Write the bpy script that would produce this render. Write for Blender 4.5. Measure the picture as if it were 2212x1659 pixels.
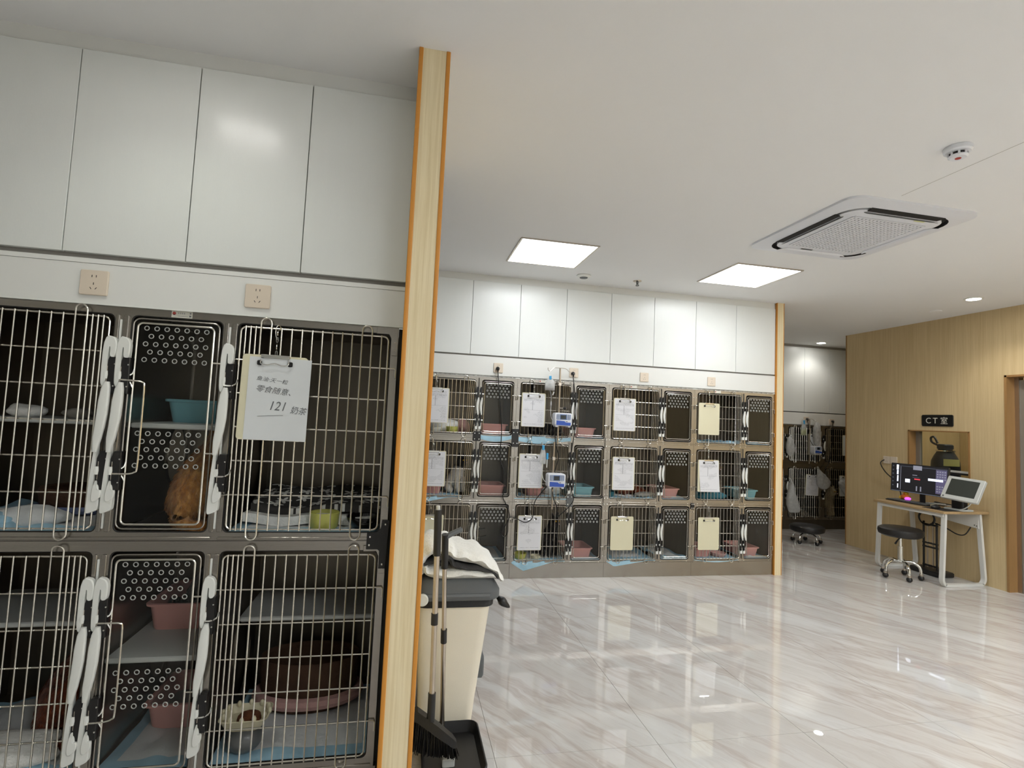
import bpy, bmesh, math, random
from mathutils import Vector, Matrix
random.seed(7)
SC = bpy.context.scene
for _o in list(bpy.data.objects):
    bpy.data.objects.remove(_o, do_unlink=True)
COL = SC.collection
PI = math.pi

# ------------------------------------------------------------------ camera
H = 2.70
cam_data = bpy.data.cameras.new('camera')
cam = bpy.data.objects.new('camera', cam_data)
COL.objects.link(cam)
yaw, pitch, roll = 0.1974, 0.0653, 0.0454
fw = Vector((math.sin(yaw) * math.cos(pitch), math.cos(yaw) * math.cos(pitch), math.sin(pitch)))
r0 = Vector((math.cos(yaw), -math.sin(yaw), 0))
u0 = r0.cross(fw)
rt = r0 * math.cos(roll) + u0 * math.sin(roll)
up = u0 * math.cos(roll) - r0 * math.sin(roll)
cam.matrix_world = Matrix(((rt.x, up.x, -fw.x, 0), (rt.y, up.y, -fw.y, 0), (rt.z, up.z, -fw.z, 1.4124), (0, 0, 0, 1)))
cam_data.sensor_fit = 'HORIZONTAL'
cam_data.sensor_width = 36
cam_data.lens = 1138.85 / 2212 * 36
cam_data.clip_start = 0.02
SC.camera = cam

# ------------------------------------------------------------------ world, exposure, light levels
world = bpy.data.worlds.new('world')
SC.world = world
world.use_nodes = True
world.node_tree.nodes['Background'].inputs[0].default_value = (0.5, 0.52, 0.5, 1)
world.node_tree.nodes['Background'].inputs[1].default_value = 0.05
SC.view_settings.view_transform = 'Standard'
SC.view_settings.look = 'None'
SC.view_settings.gamma = 1.0
SC.view_settings.use_curve_mapping = False
SC.view_settings.exposure = 0.95
SC.cycles.use_denoising = True
SC.cycles.max_bounces = 8
SC.cycles.transparent_max_bounces = 16
SC.cycles.sample_clamp_indirect = 4.0
PANEL_STRENGTH = 7.5
FILL_PANEL_STRENGTH = 17.0
NEAR_SPOT = 3.5
DESK_SPOT = 12.0
BANK_SPOT = 5.0

# ------------------------------------------------------------------ mesh helpers
def rrect(x0, x1, z0, z1, r, n=4):
    """rounded rectangle, counter-clockwise, list of (a, b)"""
    p = []
    for cx, cz, a0 in ((x1 - r, z0 + r, -PI / 2), (x1 - r, z1 - r, 0), (x0 + r, z1 - r, PI / 2), (x0 + r, z0 + r, PI)):
        for i in range(n + 1):
            a = a0 + PI / 2 * i / n
            p.append((cx + r * math.cos(a), cz + r * math.sin(a)))
    return p

class MB:
    def __init__(s):
        s.v = []; s.f = []; s.m = []; s.cur = 0
    def add(s, vs, fs):
        b = len(s.v); s.v += [tuple(q) for q in vs]
        s.f += [tuple(b + i for i in f) for f in fs]; s.m += [s.cur] * len(fs)
        return s
    def box(s, x0, x1, y0, y1, z0, z1):
        return s.add([(x0, y0, z0), (x1, y0, z0), (x1, y1, z0), (x0, y1, z0), (x0, y0, z1), (x1, y0, z1), (x1, y1, z1), (x0, y1, z1)],
                     [(0, 3, 2, 1), (4, 5, 6, 7), (0, 1, 5, 4), (1, 2, 6, 5), (2, 3, 7, 6), (3, 0, 4, 7)])
    def loft(s, rings, cap0=True, cap1=True):
        n = len(rings[0]); vs = [p for r in rings for p in r]; fs = []
        for k in range(len(rings) - 1):
            for i in range(n):
                j = (i + 1) % n
                fs.append((k * n + i, k * n + j, (k + 1) * n + j, (k + 1) * n + i))
        if cap0: fs.append(tuple(range(n - 1, -1, -1)))
        if cap1: fs.append(tuple((len(rings) - 1) * n + i for i in range(n)))
        return s.add(vs, fs)
    def prism(s, poly, plane, a0, a1, bev=0.0):
        """poly in the plane ('xz','xy','yz'), extruded along the third axis from a0 to a1"""
        def put(q, a):
            return {'xz': (q[0], a, q[1]), 'xy': (q[0], q[1], a), 'yz': (a, q[0], q[1])}[plane]
        if bev:
            cx = sum(q[0] for q in poly) / len(poly); cz = sum(q[1] for q in poly) / len(poly)
            sx = max(abs(q[0] - cx) for q in poly); sz = max(abs(q[1] - cz) for q in poly)
            ins = [(cx + (q[0] - cx) * (1 - bev / sx), cz + (q[1] - cz) * (1 - bev / sz)) for q in poly]
            d = bev if a1 > a0 else -bev
            return s.loft([[put(q, a0) for q in ins], [put(q, a0 + d) for q in poly], [put(q, a1 - d) for q in poly], [put(q, a1) for q in ins]])
        return s.loft([[put(q, a0) for q in poly], [put(q, a1) for q in poly]])
    def rbox(s, x0, x1, y0, y1, z0, z1, r, bev=0.004, plane='xz', n=4):
        if plane == 'xz': return s.prism(rrect(x0, x1, z0, z1, r, n), 'xz', y0, y1, bev)
        if plane == 'xy': return s.prism(rrect(x0, x1, y0, y1, r, n), 'xy', z0, z1, bev)
        return s.prism(rrect(y0, y1, z0, z1, r, n), 'yz', x0, x1, bev)
    def tube(s, pts, r, n=6, closed=False):
        P = [Vector(p) for p in pts]; N = len(P)
        rr = r if isinstance(r, (list, tuple)) else [r] * N
        T = []
        for i in range(N):
            if closed: t = (P[(i + 1) % N] - P[i - 1])
            else: t = P[min(i + 1, N - 1)] - P[max(i - 1, 0)]
            T.append(t.normalized() if t.length > 1e-9 else Vector((0, 0, 1)))
        a = Vector((0, 0, 1)) if abs(T[0].z) < .9 else Vector((1, 0, 0))
        u = T[0].cross(a).normalized(); rings = []
        for i in range(N):
            u = (u - T[i] * u.dot(T[i])); u = u.normalized() if u.length > 1e-6 else T[i].orthogonal().normalized()
            w = T[i].cross(u)
            rings.append([tuple(P[i] + (u * math.cos(2 * PI * k / n) + w * math.sin(2 * PI * k / n)) * rr[i]) for k in range(n)])
        if closed:
            rings.append(rings[0]); return s.loft(rings, False, False)
        return s.loft(rings)
    def lathe(s, c, prof, n=20, axis='z', cap0=True, cap1=True):
        rings = []
        for r, z in prof:
            r = max(r, 1e-5); ring = []
            for k in range(n):
                a = 2 * PI * k / n; p = (r * math.cos(a), r * math.sin(a), z)
                if axis == 'y': p = (p[0], -p[2], p[1])
                if axis == 'x': p = (p[2], p[0], p[1])
                ring.append((c[0] + p[0], c[1] + p[1], c[2] + p[2]))
            rings.append(ring)
        return s.loft(rings, cap0, cap1)
    def ball(s, c, rx, ry=None, rz=None, n=12, m=8):
        ry = ry or rx; rz = rz or rx; rings = []
        for k in range(m + 1):
            t = -PI / 2 + PI * k / m; q = max(math.cos(t), 1e-4)
            rings.append([(c[0] + rx * q * math.cos(2 * PI * i / n), c[1] + ry * q * math.sin(2 * PI * i / n), c[2] + rz * math.sin(t)) for i in range(n)])
        return s.loft(rings)
    def sheet(s, nx, ny, fn, th=0.0):
        vs = [fn(i / nx, j / ny) for j in range(ny + 1) for i in range(nx + 1)]
        w = nx + 1
        fs = [(j * w + i, j * w + i + 1, (j + 1) * w + i + 1, (j + 1) * w + i) for j in range(ny) for i in range(nx)]
        if th:
            b = len(vs); vs = vs + [(x, y, z - th) for x, y, z in vs]
            fs = fs + [tuple(b + q for q in reversed(f)) for f in fs]
            edge = [i for i in range(w)] + [j * w + nx for j in range(1, ny + 1)] + [ny * w + i for i in range(nx - 1, -1, -1)] + [j * w for j in range(ny - 1, 0, -1)]
            for k in range(len(edge)):
                a, c = edge[k], edge[(k + 1) % len(edge)]
                fs.append((c, a, b + a, b + c))
        return s.add(vs, fs)
    def plate_hole(s, x0, x1, z0, z1, hole, y0, y1):
        """flat plate (x,z) with one hole (ccw loop of (x,z), corner-grouped rrect), front y0, with the hole's inner wall to y1"""
        n = len(hole); q = n // 4
        corners = [(x1, z0), (x1, z1), (x0, z1), (x0, z0)]
        vs = [(a, y0, b) for a, b in hole] + [(a, y1, b) for a, b in hole] + [(a, y0, b) for a, b in corners] + [(a, y1, b) for a, b in corners]
        fs = []
        for c in range(4):
            for i in range(c * q, c * q + q - 1):
                fs.append((i, i + 1, 2 * n + c)); 
            i = c * q + q - 1; j = (i + 1) % n
            fs.append((i, j, 2 * n + (c + 1) % 4, 2 * n + c))
        fs = [tuple(reversed(f)) for f in fs]
        for i in range(n):
            j = (i + 1) % n; fs.append((i, j, n + j, n + i))
        for c in range(4):
            d = (c + 1) % 4; fs.append((2 * n + d, 2 * n + c, 2 * n + 4 + c, 2 * n + 4 + d))
        return s.add(vs, fs)
    def xf(s, fn):
        s.v = [tuple(fn(Vector(p))) for p in s.v]; return s
    def build(s, name, mat, parent=None, smooth=35, world=False):
        vs = s.v
        if world and parent is not None:
            o = Vector((0, 0, 0)); q = parent
            while q is not None: o += q.location; q = q.parent
            vs = [(p[0] - o.x, p[1] - o.y, p[2] - o.z) for p in vs]
        me = bpy.data.meshes.new(name)
        me.from_pydata(vs, [], s.f)
        mats = mat if isinstance(mat, (list, tuple)) else [mat]
        for m_ in mats: me.materials.append(m_)
        if len(mats) > 1: me.polygons.foreach_set('material_index', s.m)
        bm = bmesh.new(); bm.from_mesh(me); bmesh.ops.recalc_face_normals(bm, faces=bm.faces); bm.to_mesh(me); bm.free()
        if smooth:
            me.polygons.foreach_set('use_smooth', [True] * len(me.polygons))
            me.set_sharp_from_angle(angle=math.radians(smooth))
        o = bpy.data.objects.new(name, me); COL.objects.link(o)
        if parent is not None: o.parent = parent
        return o

def chaikin(p, n=2):
    for _ in range(n):
        q = []
        for i in range(len(p)):
            a, b = p[i], p[(i + 1) % len(p)]
            q += [(a[0] * .78 + b[0] * .22, a[1] * .78 + b[1] * .22), (a[0] * .22 + b[0] * .78, a[1] * .22 + b[1] * .78)]
        p = q
    return p
def mb(): return MB()
def tag(o, label=None, cat=None, group=None, kind=None):
    if label: o['label'] = label
    if cat: o['category'] = cat
    if group: o['group'] = group
    if kind: o['kind'] = kind
    return o
def thing(name, loc, label, cat, group=None, rotz=0.0):
    o = bpy.data.objects.new(name, None); COL.objects.link(o)
    o.location = loc; o.rotation_euler = (0, 0, rotz); o.empty_display_size = .05
    return tag(o, label, cat, group)
def struct(name, m, mat, parent=None, **k):
    o = m.build(name, mat, parent, **k)
    if parent is None: o['kind'] = 'structure'
    return o
def copy_tree(o, parent=None):
    c = o.copy(); COL.objects.link(c); c.parent = parent
    for ch in list(o.children): copy_tree(ch, c)
    return c
def smoothpath(pts, n=6):
    """Catmull-Rom through pts"""
    P = [Vector(p) for p in pts]; out = []
    for i in range(len(P) - 1):
        a = P[max(i - 1, 0)]; b = P[i]; c = P[i + 1]; d = P[min(i + 2, len(P) - 1)]
        for k in range(n):
            t = k / n
            out.append(0.5 * ((2 * b) + (c - a) * t + (2 * a - 5 * b + 4 * c - d) * t * t + (3 * b - a - 3 * c + d) * t ** 3))
    out.append(P[-1]); return [tuple(p) for p in out]

# ------------------------------------------------------------------ materials
class NT:
    def __init__(s, m): s.t = m.node_tree; s.n = s.t.nodes; s.l = s.t.links
    def node(s, typ, **kw):
        n = s.n.new(typ)
        for k, v in kw.items():
            if hasattr(n, k) and k not in ('inputs',): setattr(n, k, v)
        return n
    def link(s, a, b): s.l.new(a, b)
    def val(s, x, sock):
        if isinstance(x, (int, float)): sock.default_value = x
        else: s.link(x, sock)
    def math(s, op, a, b=0.0, c=0.0, clamp=False):
        n = s.node('ShaderNodeMath', operation=op); n.use_clamp = clamp
        s.val(a, n.inputs[0]); s.val(b, n.inputs[1]); s.val(c, n.inputs[2]); return n.outputs[0]
    def mix(s, f, a, b):
        n = s.node('ShaderNodeMix'); n.data_type = 'RGBA'; s.val(f, n.inputs[0])
        for x, i in ((a, 6), (b, 7)):
            if isinstance(x, (tuple, list)): n.inputs[i].default_value = (*x[:3], 1)
            else: s.link(x, n.inputs[i])
        return n.outputs[2]
    def noise(s, vec, scale=5, detail=3, rough=.5, dist=0.0):
        n = s.node('ShaderNodeTexNoise'); n.inputs['Scale'].default_value = scale; n.inputs['Detail'].default_value = detail
        n.inputs['Roughness'].default_value = rough; n.inputs['Distortion'].default_value = dist
        if vec is not None: s.link(vec, n.inputs['Vector'])
        return n.outputs['Fac']
    def mapping(s, vec, scale=(1, 1, 1), rot=(0, 0, 0), loc=(0, 0, 0)):
        n = s.node('ShaderNodeMapping'); n.inputs['Scale'].default_value = scale; n.inputs['Rotation'].default_value = rot; n.inputs['Location'].default_value = loc
        s.link(vec, n.inputs['Vector']); return n.outputs[0]
    def obj(s): return s.node('ShaderNodeTexCoord').outputs['Object']
    def pos(s): return s.node('ShaderNodeNewGeometry').outputs['Position']
    def ramp(s, f, stops):
        n = s.node('ShaderNodeValToRGB'); s.link(f, n.inputs[0]); e = n.color_ramp.elements
        while len(e) < len(stops): e.new(.5)
        for q, (p, c) in zip(e, stops): q.position = p; q.color = (*c[:3], 1) if isinstance(c, (tuple, list)) else (c, c, c, 1)
        return n.outputs[0]
    def bump(s, h, strength=.2, dist=.01):
        n = s.node('ShaderNodeBump'); n.inputs['Strength'].default_value = strength; n.inputs['Distance'].default_value = dist
        s.link(h, n.inputs['Height']); return n.outputs[0]
    def sep(s, v):
        n = s.node('ShaderNodeSeparateXYZ'); s.link(v, n.inputs[0]); return n.outputs

def srgb(r, g=None, b=None):
    if g is None: r, g, b = r
    f = lambda c: (c / 255 / 12.92) if c / 255 <= .04045 else ((c / 255 + .055) / 1.055) ** 2.4
    return (f(r), f(g), f(b))

def mat(name, col, rough=.5, metal=0.0, var=.08, nscale=6, bump=0.0, bscale=60, stretch=(1, 1, 1), emit=None, estr=0.0, alpha=None, trans=0.0, spec=.5, coat=0.0, sss=0.0):
    """base procedural material: noise-varied colour, optional noise relief"""
    m = bpy.data.materials.new(name); m.use_nodes = True; t = NT(m); b = t.n['Principled BSDF']
    vec = t.mapping(t.obj(), stretch)
    if var:
        f = t.noise(vec, nscale, 4, .6)
        c = t.mix(f, tuple(max(0, x * (1 - var)) for x in col), tuple(min(1, x * (1 + var)) for x in col))
        t.link(c, b.inputs['Base Color'])
    else: b.inputs['Base Color'].default_value = (*col, 1)
    b.inputs['Roughness'].default_value = rough; b.inputs['Metallic'].default_value = metal
    b.inputs['Specular IOR Level'].default_value = spec
    b.inputs['Transmission Weight'].default_value = trans
    b.inputs['Coat Weight'].default_value = coat
    if bump: t.link(t.bump(t.noise(vec, bscale, 3, .6), bump, .01), b.inputs['Normal'])
    if emit: b.inputs['Emission Color'].default_value = (*emit, 1); b.inputs['Emission Strength'].default_value = estr
    if alpha is not None: b.inputs['Alpha'].default_value = alpha
    return m

M = {}
M['ceiling'] = mat('ceiling_paint', srgb(238, 238, 238), .9, var=.015, nscale=2, bump=.05, bscale=400, spec=.2)
M['plaster'] = mat('white_plaster', srgb(226, 226, 222), .85, var=.03, nscale=2, spec=.2)
M['cab'] = mat('white_cabinet_laminate', srgb(226, 228, 225), .25, var=.012, nscale=3, bump=.07, bscale=55, stretch=(14, 14, .8), spec=.5)
M['carcass'] = mat('cabinet_carcass', srgb(170, 166, 160), .6, var=.03)
M['panel'] = mat('white_service_panel', srgb(228, 228, 224), .45, var=.012, nscale=3)
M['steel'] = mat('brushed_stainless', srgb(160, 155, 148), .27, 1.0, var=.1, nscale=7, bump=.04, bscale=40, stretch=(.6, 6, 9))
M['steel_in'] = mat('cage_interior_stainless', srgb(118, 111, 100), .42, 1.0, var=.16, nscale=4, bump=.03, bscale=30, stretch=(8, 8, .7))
M['wire'] = mat('polished_steel_wire', srgb(214, 210, 200), .22, 1.0, var=.04, nscale=30)
M['chrome'] = mat('chrome', srgb(225, 225, 222), .1, 1.0, var=.02)
M['white_plastic'] = mat('white_plastic', srgb(232, 233, 228), .4, var=.02)
M['black_plastic'] = mat('black_plastic', srgb(26, 25, 26), .38, var=.15, nscale=20)
M['gasket'] = mat('dark_gasket', srgb(38, 36, 34), .6, var=.1)
M['orange'] = mat('amber_edge_band', srgb(205, 138, 52), .45, var=.08, nscale=12, stretch=(1, 1, .3))
M['socket'] = mat('cream_socket', srgb(222, 208, 190), .4, var=.01)
M['dark'] = mat('dark_slot', srgb(22, 20, 20), .7, var=.05)
M['board'] = mat('cream_clipboard', srgb(222, 216, 186), .5, var=.03, nscale=5)
M['pad_blue'] = mat('blue_pad_film', srgb(162, 200, 219), .45, var=.12, nscale=14, bump=.2, bscale=25)
M['pad_white'] = mat('white_pad_fleece', srgb(222, 224, 224), .9, var=.05, nscale=20, bump=.3, bscale=70)
M['pink'] = mat('pink_tray_plastic', srgb(226, 164, 156), .45, var=.05)
M['aqua'] = mat('aqua_tray_plastic', srgb(138, 198, 210), .45, var=.05)
M['grey_plastic'] = mat('grey_lid_plastic', srgb(92, 95, 97), .5, var=.06, bump=.1, bscale=300)
M['bin'] = mat('cream_bin_plastic', srgb(240, 232, 214), .5, var=.03, bump=.08, bscale=300)
M['fleece'] = mat('white_fleece', srgb(242, 241, 236), .95, var=.08, nscale=30, bump=.8, bscale=45)
M['darkfleece'] = mat('charcoal_fleece', srgb(58, 57, 58), .95, var=.5, nscale=26, bump=.6, bscale=45)
M['blackbag'] = mat('black_bin_liner', srgb(18, 18, 19), .35, var=.2, bump=.3, bscale=30)
M['alu'] = mat('satin_aluminium', srgb(196, 186, 174), .3, 1.0, var=.05)
M['cable'] = mat('black_cable', srgb(20, 19, 19), .5, var=.1)
M['pump_white'] = mat('white_pump_case', srgb(226, 228, 234), .4, var=.02)
M['pump_blue'] = mat('blue_pump_panel', srgb(46, 84, 178), .4, var=.06)
M['pump_face'] = mat('slate_keypad', srgb(96, 122, 168), .4, var=.1, nscale=40)
M['screen_dark'] = mat('dark_screen', srgb(40, 44, 46), .2, var=.2, nscale=30)
M['sign'] = mat('black_sign_acrylic', srgb(20, 20, 20), .3, var=.08)
M['letter'] = mat('silver_lettering', srgb(214, 212, 200), .4, var=.02)
M['desk_white'] = mat('white_desk_steel', srgb(220, 219, 214), .4, var=.03)
M['desk_wood'] = mat('oak_desk_top', srgb(176, 148, 108), .4, var=.15, nscale=8, stretch=(12, 1, 1))
M['seat'] = mat('black_leatherette', srgb(24, 22, 22), .42, var=.12, bump=.15, bscale=120)
M['lcd_body'] = mat('pale_grey_console', srgb(196, 198, 194), .5, var=.03)
M['yellow'] = mat('yellow_toy', srgb(236, 190, 40), .4, var=.05)
M['toy_orange'] = mat('orange_toy', srgb(226, 120, 50), .4, var=.06)
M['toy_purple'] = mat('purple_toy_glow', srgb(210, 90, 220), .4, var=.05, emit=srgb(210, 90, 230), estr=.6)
M['bowl_yellow'] = mat('yellow_glazed_bowl', srgb(196, 196, 104), .25, var=.06)
M['bowl_black'] = mat('black_glazed_bowl', srgb(18, 17, 17), .12, var=.1)
M['bowl_grey'] = mat('grey_feeder_base', srgb(96, 98, 98), .3, var=.06)
M['cream'] = mat('cream_plastic', srgb(214, 206, 176), .5, var=.04)
M['kibble'] = mat('brown_kibble', srgb(112, 64, 34), .9, var=.4, nscale=90, bump=1.0, bscale=120)
M['brownbed'] = mat('dark_brown_bed', srgb(72, 48, 32), .9, var=.3, nscale=18, bump=.5, bscale=80)
M['pinkbed'] = mat('pink_bed_rim', srgb(190, 150, 144), .8, var=.1, bump=.3, bscale=80)
M['bluebed'] = mat('blue_bed_rim', srgb(110, 122, 160), .8, var=.1, bump=.3, bscale=80)
M['greyfelt'] = mat('grey_felt', srgb(150, 146, 138), .9, var=.08, bump=.3, bscale=90)
M['bag_white'] = mat('white_plastic_bag', srgb(226, 226, 224), .35, var=.08, nscale=12, bump=.5, bscale=18)
M['blood'] = mat('dark_red_blood', srgb(70, 10, 14), .25, var=.1)
M['yellow_fluid'] = mat('yellow_green_fluid', srgb(176, 186, 24), .25, var=.08)
M['blue_clip'] = mat('sky_blue_clip', srgb(60, 160, 214), .4, var=.05)
M['gasblue'] = mat('navy_cylinder_paint', srgb(34, 42, 58), .4, var=.15)
M['yellow_label'] = mat('yellow_label', srgb(216, 218, 150), .6, var=.05)
M['steel_door'] = mat('grey_metal_door', srgb(150, 146, 138), .4, .5, var=.08)
M['teal'] = mat('teal_fabric', srgb(52, 110, 124), .85, var=.3, nscale=12, bump=.3, bscale=50)
M['ink'] = mat('pencil_ink', srgb(112, 114, 116), .8, var=.1, nscale=50)
M['red_ink'] = mat('red_sticker_print', srgb(176, 70, 62), .6, var=.1)
M['sticker'] = mat('white_sticker', srgb(214, 212, 200), .5, var=.02)
M['orange_fur'] = None

def clear_mat(name, tint, amount=.10, rough=.06):
    m = bpy.data.materials.new(name); m.use_nodes = True; t = NT(m); t.n.remove(t.n['Principled BSDF'])
    out = t.n['Material Output']
    tr = t.node('ShaderNodeBsdfTransparent'); tr.inputs[0].default_value = (*tint, 1)
    gl = t.node('ShaderNodeBsdfGlossy'); gl.inputs['Roughness'].default_value = rough; gl.inputs[0].default_value = (.9, .9, .9, 1)
    fr = t.node('ShaderNodeFresnel'); fr.inputs[0].default_value = 1.45
    sm = t.noise(t.mapping(t.obj(), (3, 3, .6)), 4, 3)
    f = t.math('ADD', t.math('MULTIPLY', fr.outputs[0], .42), t.math('MULTIPLY', sm, amount * .06), clamp=True)
    mx = t.node('ShaderNodeMixShader'); t.link(f, mx.inputs[0]); t.link(tr.outputs[0], mx.inputs[1]); t.link(gl.outputs[0], mx.inputs[2])
    t.link(mx.outputs[0], out.inputs[0]); return m
M['clear'] = clear_mat('clear_acrylic', (.95, .955, .95))
M['rim_clear'] = mat('moulded_vent_rim', srgb(176, 176, 172), .2, var=.05, spec=.8)
M['window'] = clear_mat('window_glass', (.9, .93, .9), .05, .02)
def film_mat(name, col, dens):
    m = bpy.data.materials.new(name); m.use_nodes = True; t = NT(m); b = t.n['Principled BSDF']; out = t.n['Material Output']
    b.inputs['Base Color'].default_value = (*col, 1); b.inputs['Roughness'].default_value = .25
    t.link(t.bump(t.noise(t.obj(), 40, 3), .4, .006), b.inputs['Normal'])
    tr = t.node('ShaderNodeBsdfTransparent'); mx = t.node('ShaderNodeMixShader')
    t.link(t.math('ADD', t.math('MULTIPLY', t.noise(t.obj(), 25, 3), .4), dens - .2, clamp=True), mx.inputs[0]); t.link(tr.outputs[0], mx.inputs[1]); t.link(b.outputs[0], mx.inputs[2]); t.link(mx.outputs[0], out.inputs[0])
    return m
M['bag_clear'] = film_mat('clear_infusion_bag', srgb(226, 228, 228), .42)
M['bag_film'] = film_mat('translucent_bag_film', srgb(214, 214, 212), .62)

def floor_mat():
    m = bpy.data.materials.new('polished_marble_tile'); m.use_nodes = True; t = NT(m); b = t.n['Principled BSDF']
    p = t.pos()
    # veins run along (0.55,-0.83): stretch noise along that direction
    rot = t.mapping(p, (1, 1, 1), (0, 0, math.radians(57)))
    warp = t.noise(t.mapping(rot, (.9, 1.6, 1)), 1.6, 3, .6)
    cmb = t.node('ShaderNodeCombineXYZ'); t.link(t.math('MULTIPLY', warp, .22), cmb.inputs[1])
    vadd = t.node('ShaderNodeVectorMath', operation='ADD'); t.link(rot, vadd.inputs[0]); t.link(cmb.outputs[0], vadd.inputs[1])
    broad = t.noise(t.mapping(vadd.outputs[0], (.22, 1.35, 1)), 2.2, 6, .64, .25)
    fine = t.noise(t.mapping(vadd.outputs[0], (.36, 3.4, 1)), 2.6, 6, .68, .3)
    vein = t.math('ABSOLUTE', t.math('SUBTRACT', broad, .5))
    veinm = t.ramp(vein, [(0.0, 1.0), (.012, .7), (.045, 0.0)])
    vein2 = t.math('ABSOLUTE', t.math('SUBTRACT', fine, .52))
    veinm2 = t.ramp(vein2, [(0.0, 1.0), (.02, .3), (.05, 0.0)])
    base = t.mix(t.ramp(broad, [(.30, 0.0), (.66, 1.0)]), srgb(200, 195, 190), srgb(216, 215, 213))
    base = t.mix(t.math('MULTIPLY', t.ramp(fine, [(.45, 0.0), (.72, 1.0)]), .26), base, srgb(182, 170, 162))
    c = t.mix(t.math('MULTIPLY', veinm, .40), base, srgb(164, 142, 130))
    c = t.mix(t.math('MULTIPLY', veinm2, .20), c, srgb(172, 160, 152))
    t.link(c, b.inputs['Base Color'])
    b.inputs['Roughness'].default_value = .012; b.inputs['Specular IOR Level'].default_value = .95
    return m
M['floor'] = floor_mat()
M['grout'] = mat('tile_grout', srgb(150, 144, 136), .9, var=.05)

def wallpaper_mat(name, c0, c1, sc=90):
    m = bpy.data.materials.new(name); m.use_nodes = True; t = NT(m); b = t.n['Principled BSDF']
    p = t.pos()
    g = t.noise(t.mapping(p, (1, 1, .02)), sc, 4, .7)
    g2 = t.noise(t.mapping(p, (1, 1, .05)), sc * .25, 3, .6)
    f = t.math('ADD', t.math('MULTIPLY', g, .7), t.math('MULTIPLY', g2, .3))
    t.link(t.ramp(f, [(.35, c0), (.65, c1)]), b.inputs['Base Color'])
    b.inputs['Roughness'].default_value = .55; b.inputs['Specular IOR Level'].default_value = .3
    t.link(t.bump(g, .12, .004), b.inputs['Normal']); return m
M['wallpaper'] = wallpaper_mat('beige_strand_wallboard', srgb(198, 174, 132), srgb(214, 192, 150))
M['pillar'] = wallpaper_mat('pale_bamboo_board', srgb(222, 203, 160), srgb(240, 225, 190), 130)
M['jamb'] = mat('warm_wood_trim', srgb(156, 118, 72), .5, var=.12, nscale=10, stretch=(4, 4, .5))

def emis(name, col, s):
    m = bpy.data.materials.new(name); m.use_nodes = True; t = NT(m); b = t.n['Principled BSDF']
    b.inputs['Base Color'].default_value = (*col, 1); b.inputs['Emission Color'].default_value = (*col, 1); b.inputs['Emission Strength'].default_value = s
    return m
M['led'] = emis('led_diffuser', (.93, .97, 1.0), PANEL_STRENGTH)
M['fill_back'] = emis('fill_diffuser_rear', (.93, .975, 1.0), FILL_PANEL_STRENGTH)
M['lamp'] = emis('downlight_lens', (1, .98, .93), 38.0)

def paper_mat(name, seed, dense=.5, blue=0.0):
    """printed form: ruled lines and rows of small type"""
    m = bpy.data.materials.new(name); m.use_nodes = True; t = NT(m); b = t.n['Principled BSDF']
    x, y, z = t.sep(t.obj())
    def band(a, lo, hi):
        return t.math('MULTIPLY', t.math('GREATER_THAN', a, lo), t.math('LESS_THAN', a, hi))
    rows = t.math('GREATER_THAN', t.math('FRACT', t.math('MULTIPLY', z, 120.0)), .45)
    nz = t.noise(t.mapping(t.obj(), (260, 1, 120), loc=(seed * 3.1, 0, seed * 1.7)), 1.0, 1, .5)
    typ = t.math('MULTIPLY', rows, t.math('GREATER_THAN', nz, .5))
    blk = t.noise(t.mapping(t.obj(), (9, 1, 16), loc=(seed * 7.7, 0, seed * 2.3)), 1.0, 1, .5)
    typ = t.math('MULTIPLY', typ, t.math('GREATER_THAN', blk, .62 - .22 * dense))
    head = t.math('MULTIPLY', t.math('MULTIPLY', rows, t.math('GREATER_THAN', nz, .46)), t.math('MULTIPLY', band(z, .088, .104), band(x, -.09, .09)))
    mid = t.math('MULTIPLY', band(x, -.012, -.006), band(z, 0.0, .085))
    l1 = t.math('MULTIPLY', band(z, -.002, .0005), band(x, -.09, .09))
    l2 = t.math('MULTIPLY', band(z, .083, .0855), band(x, -.09, .09))
    foot = t.math('MULTIPLY', t.math('GREATER_THAN', nz, .5), t.math('MULTIPLY', band(z, -.13, -.124), band(x, -.085, .085)))
    inside = t.math('MULTIPLY', band(z, -.115, .125), band(x, -.088, .088))
    f = t.math('ADD', t.math('MULTIPLY', t.math('MULTIPLY', typ, inside), .35), t.math('ADD', t.math('MULTIPLY', head, .4), t.math('ADD', t.math('MULTIPLY', mid, .4), t.math('ADD', t.math('MULTIPLY', l1, .3), t.math('ADD', t.math('MULTIPLY', l2, .25), t.math('MULTIPLY', foot, .4))))), clamp=True)
    c = t.mix(f, srgb(226 - blue * 6, 226 - blue * 3, 230), srgb(70, 72, 82))
    t.link(c, b.inputs['Base Color']); b.inputs['Roughness'].default_value = .8; b.inputs['Specular IOR Level'].default_value = .2
    return m
M['paper_plain'] = mat('plain_paper', srgb(222, 225, 226), .85, var=.015, nscale=8, spec=.2)

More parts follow.
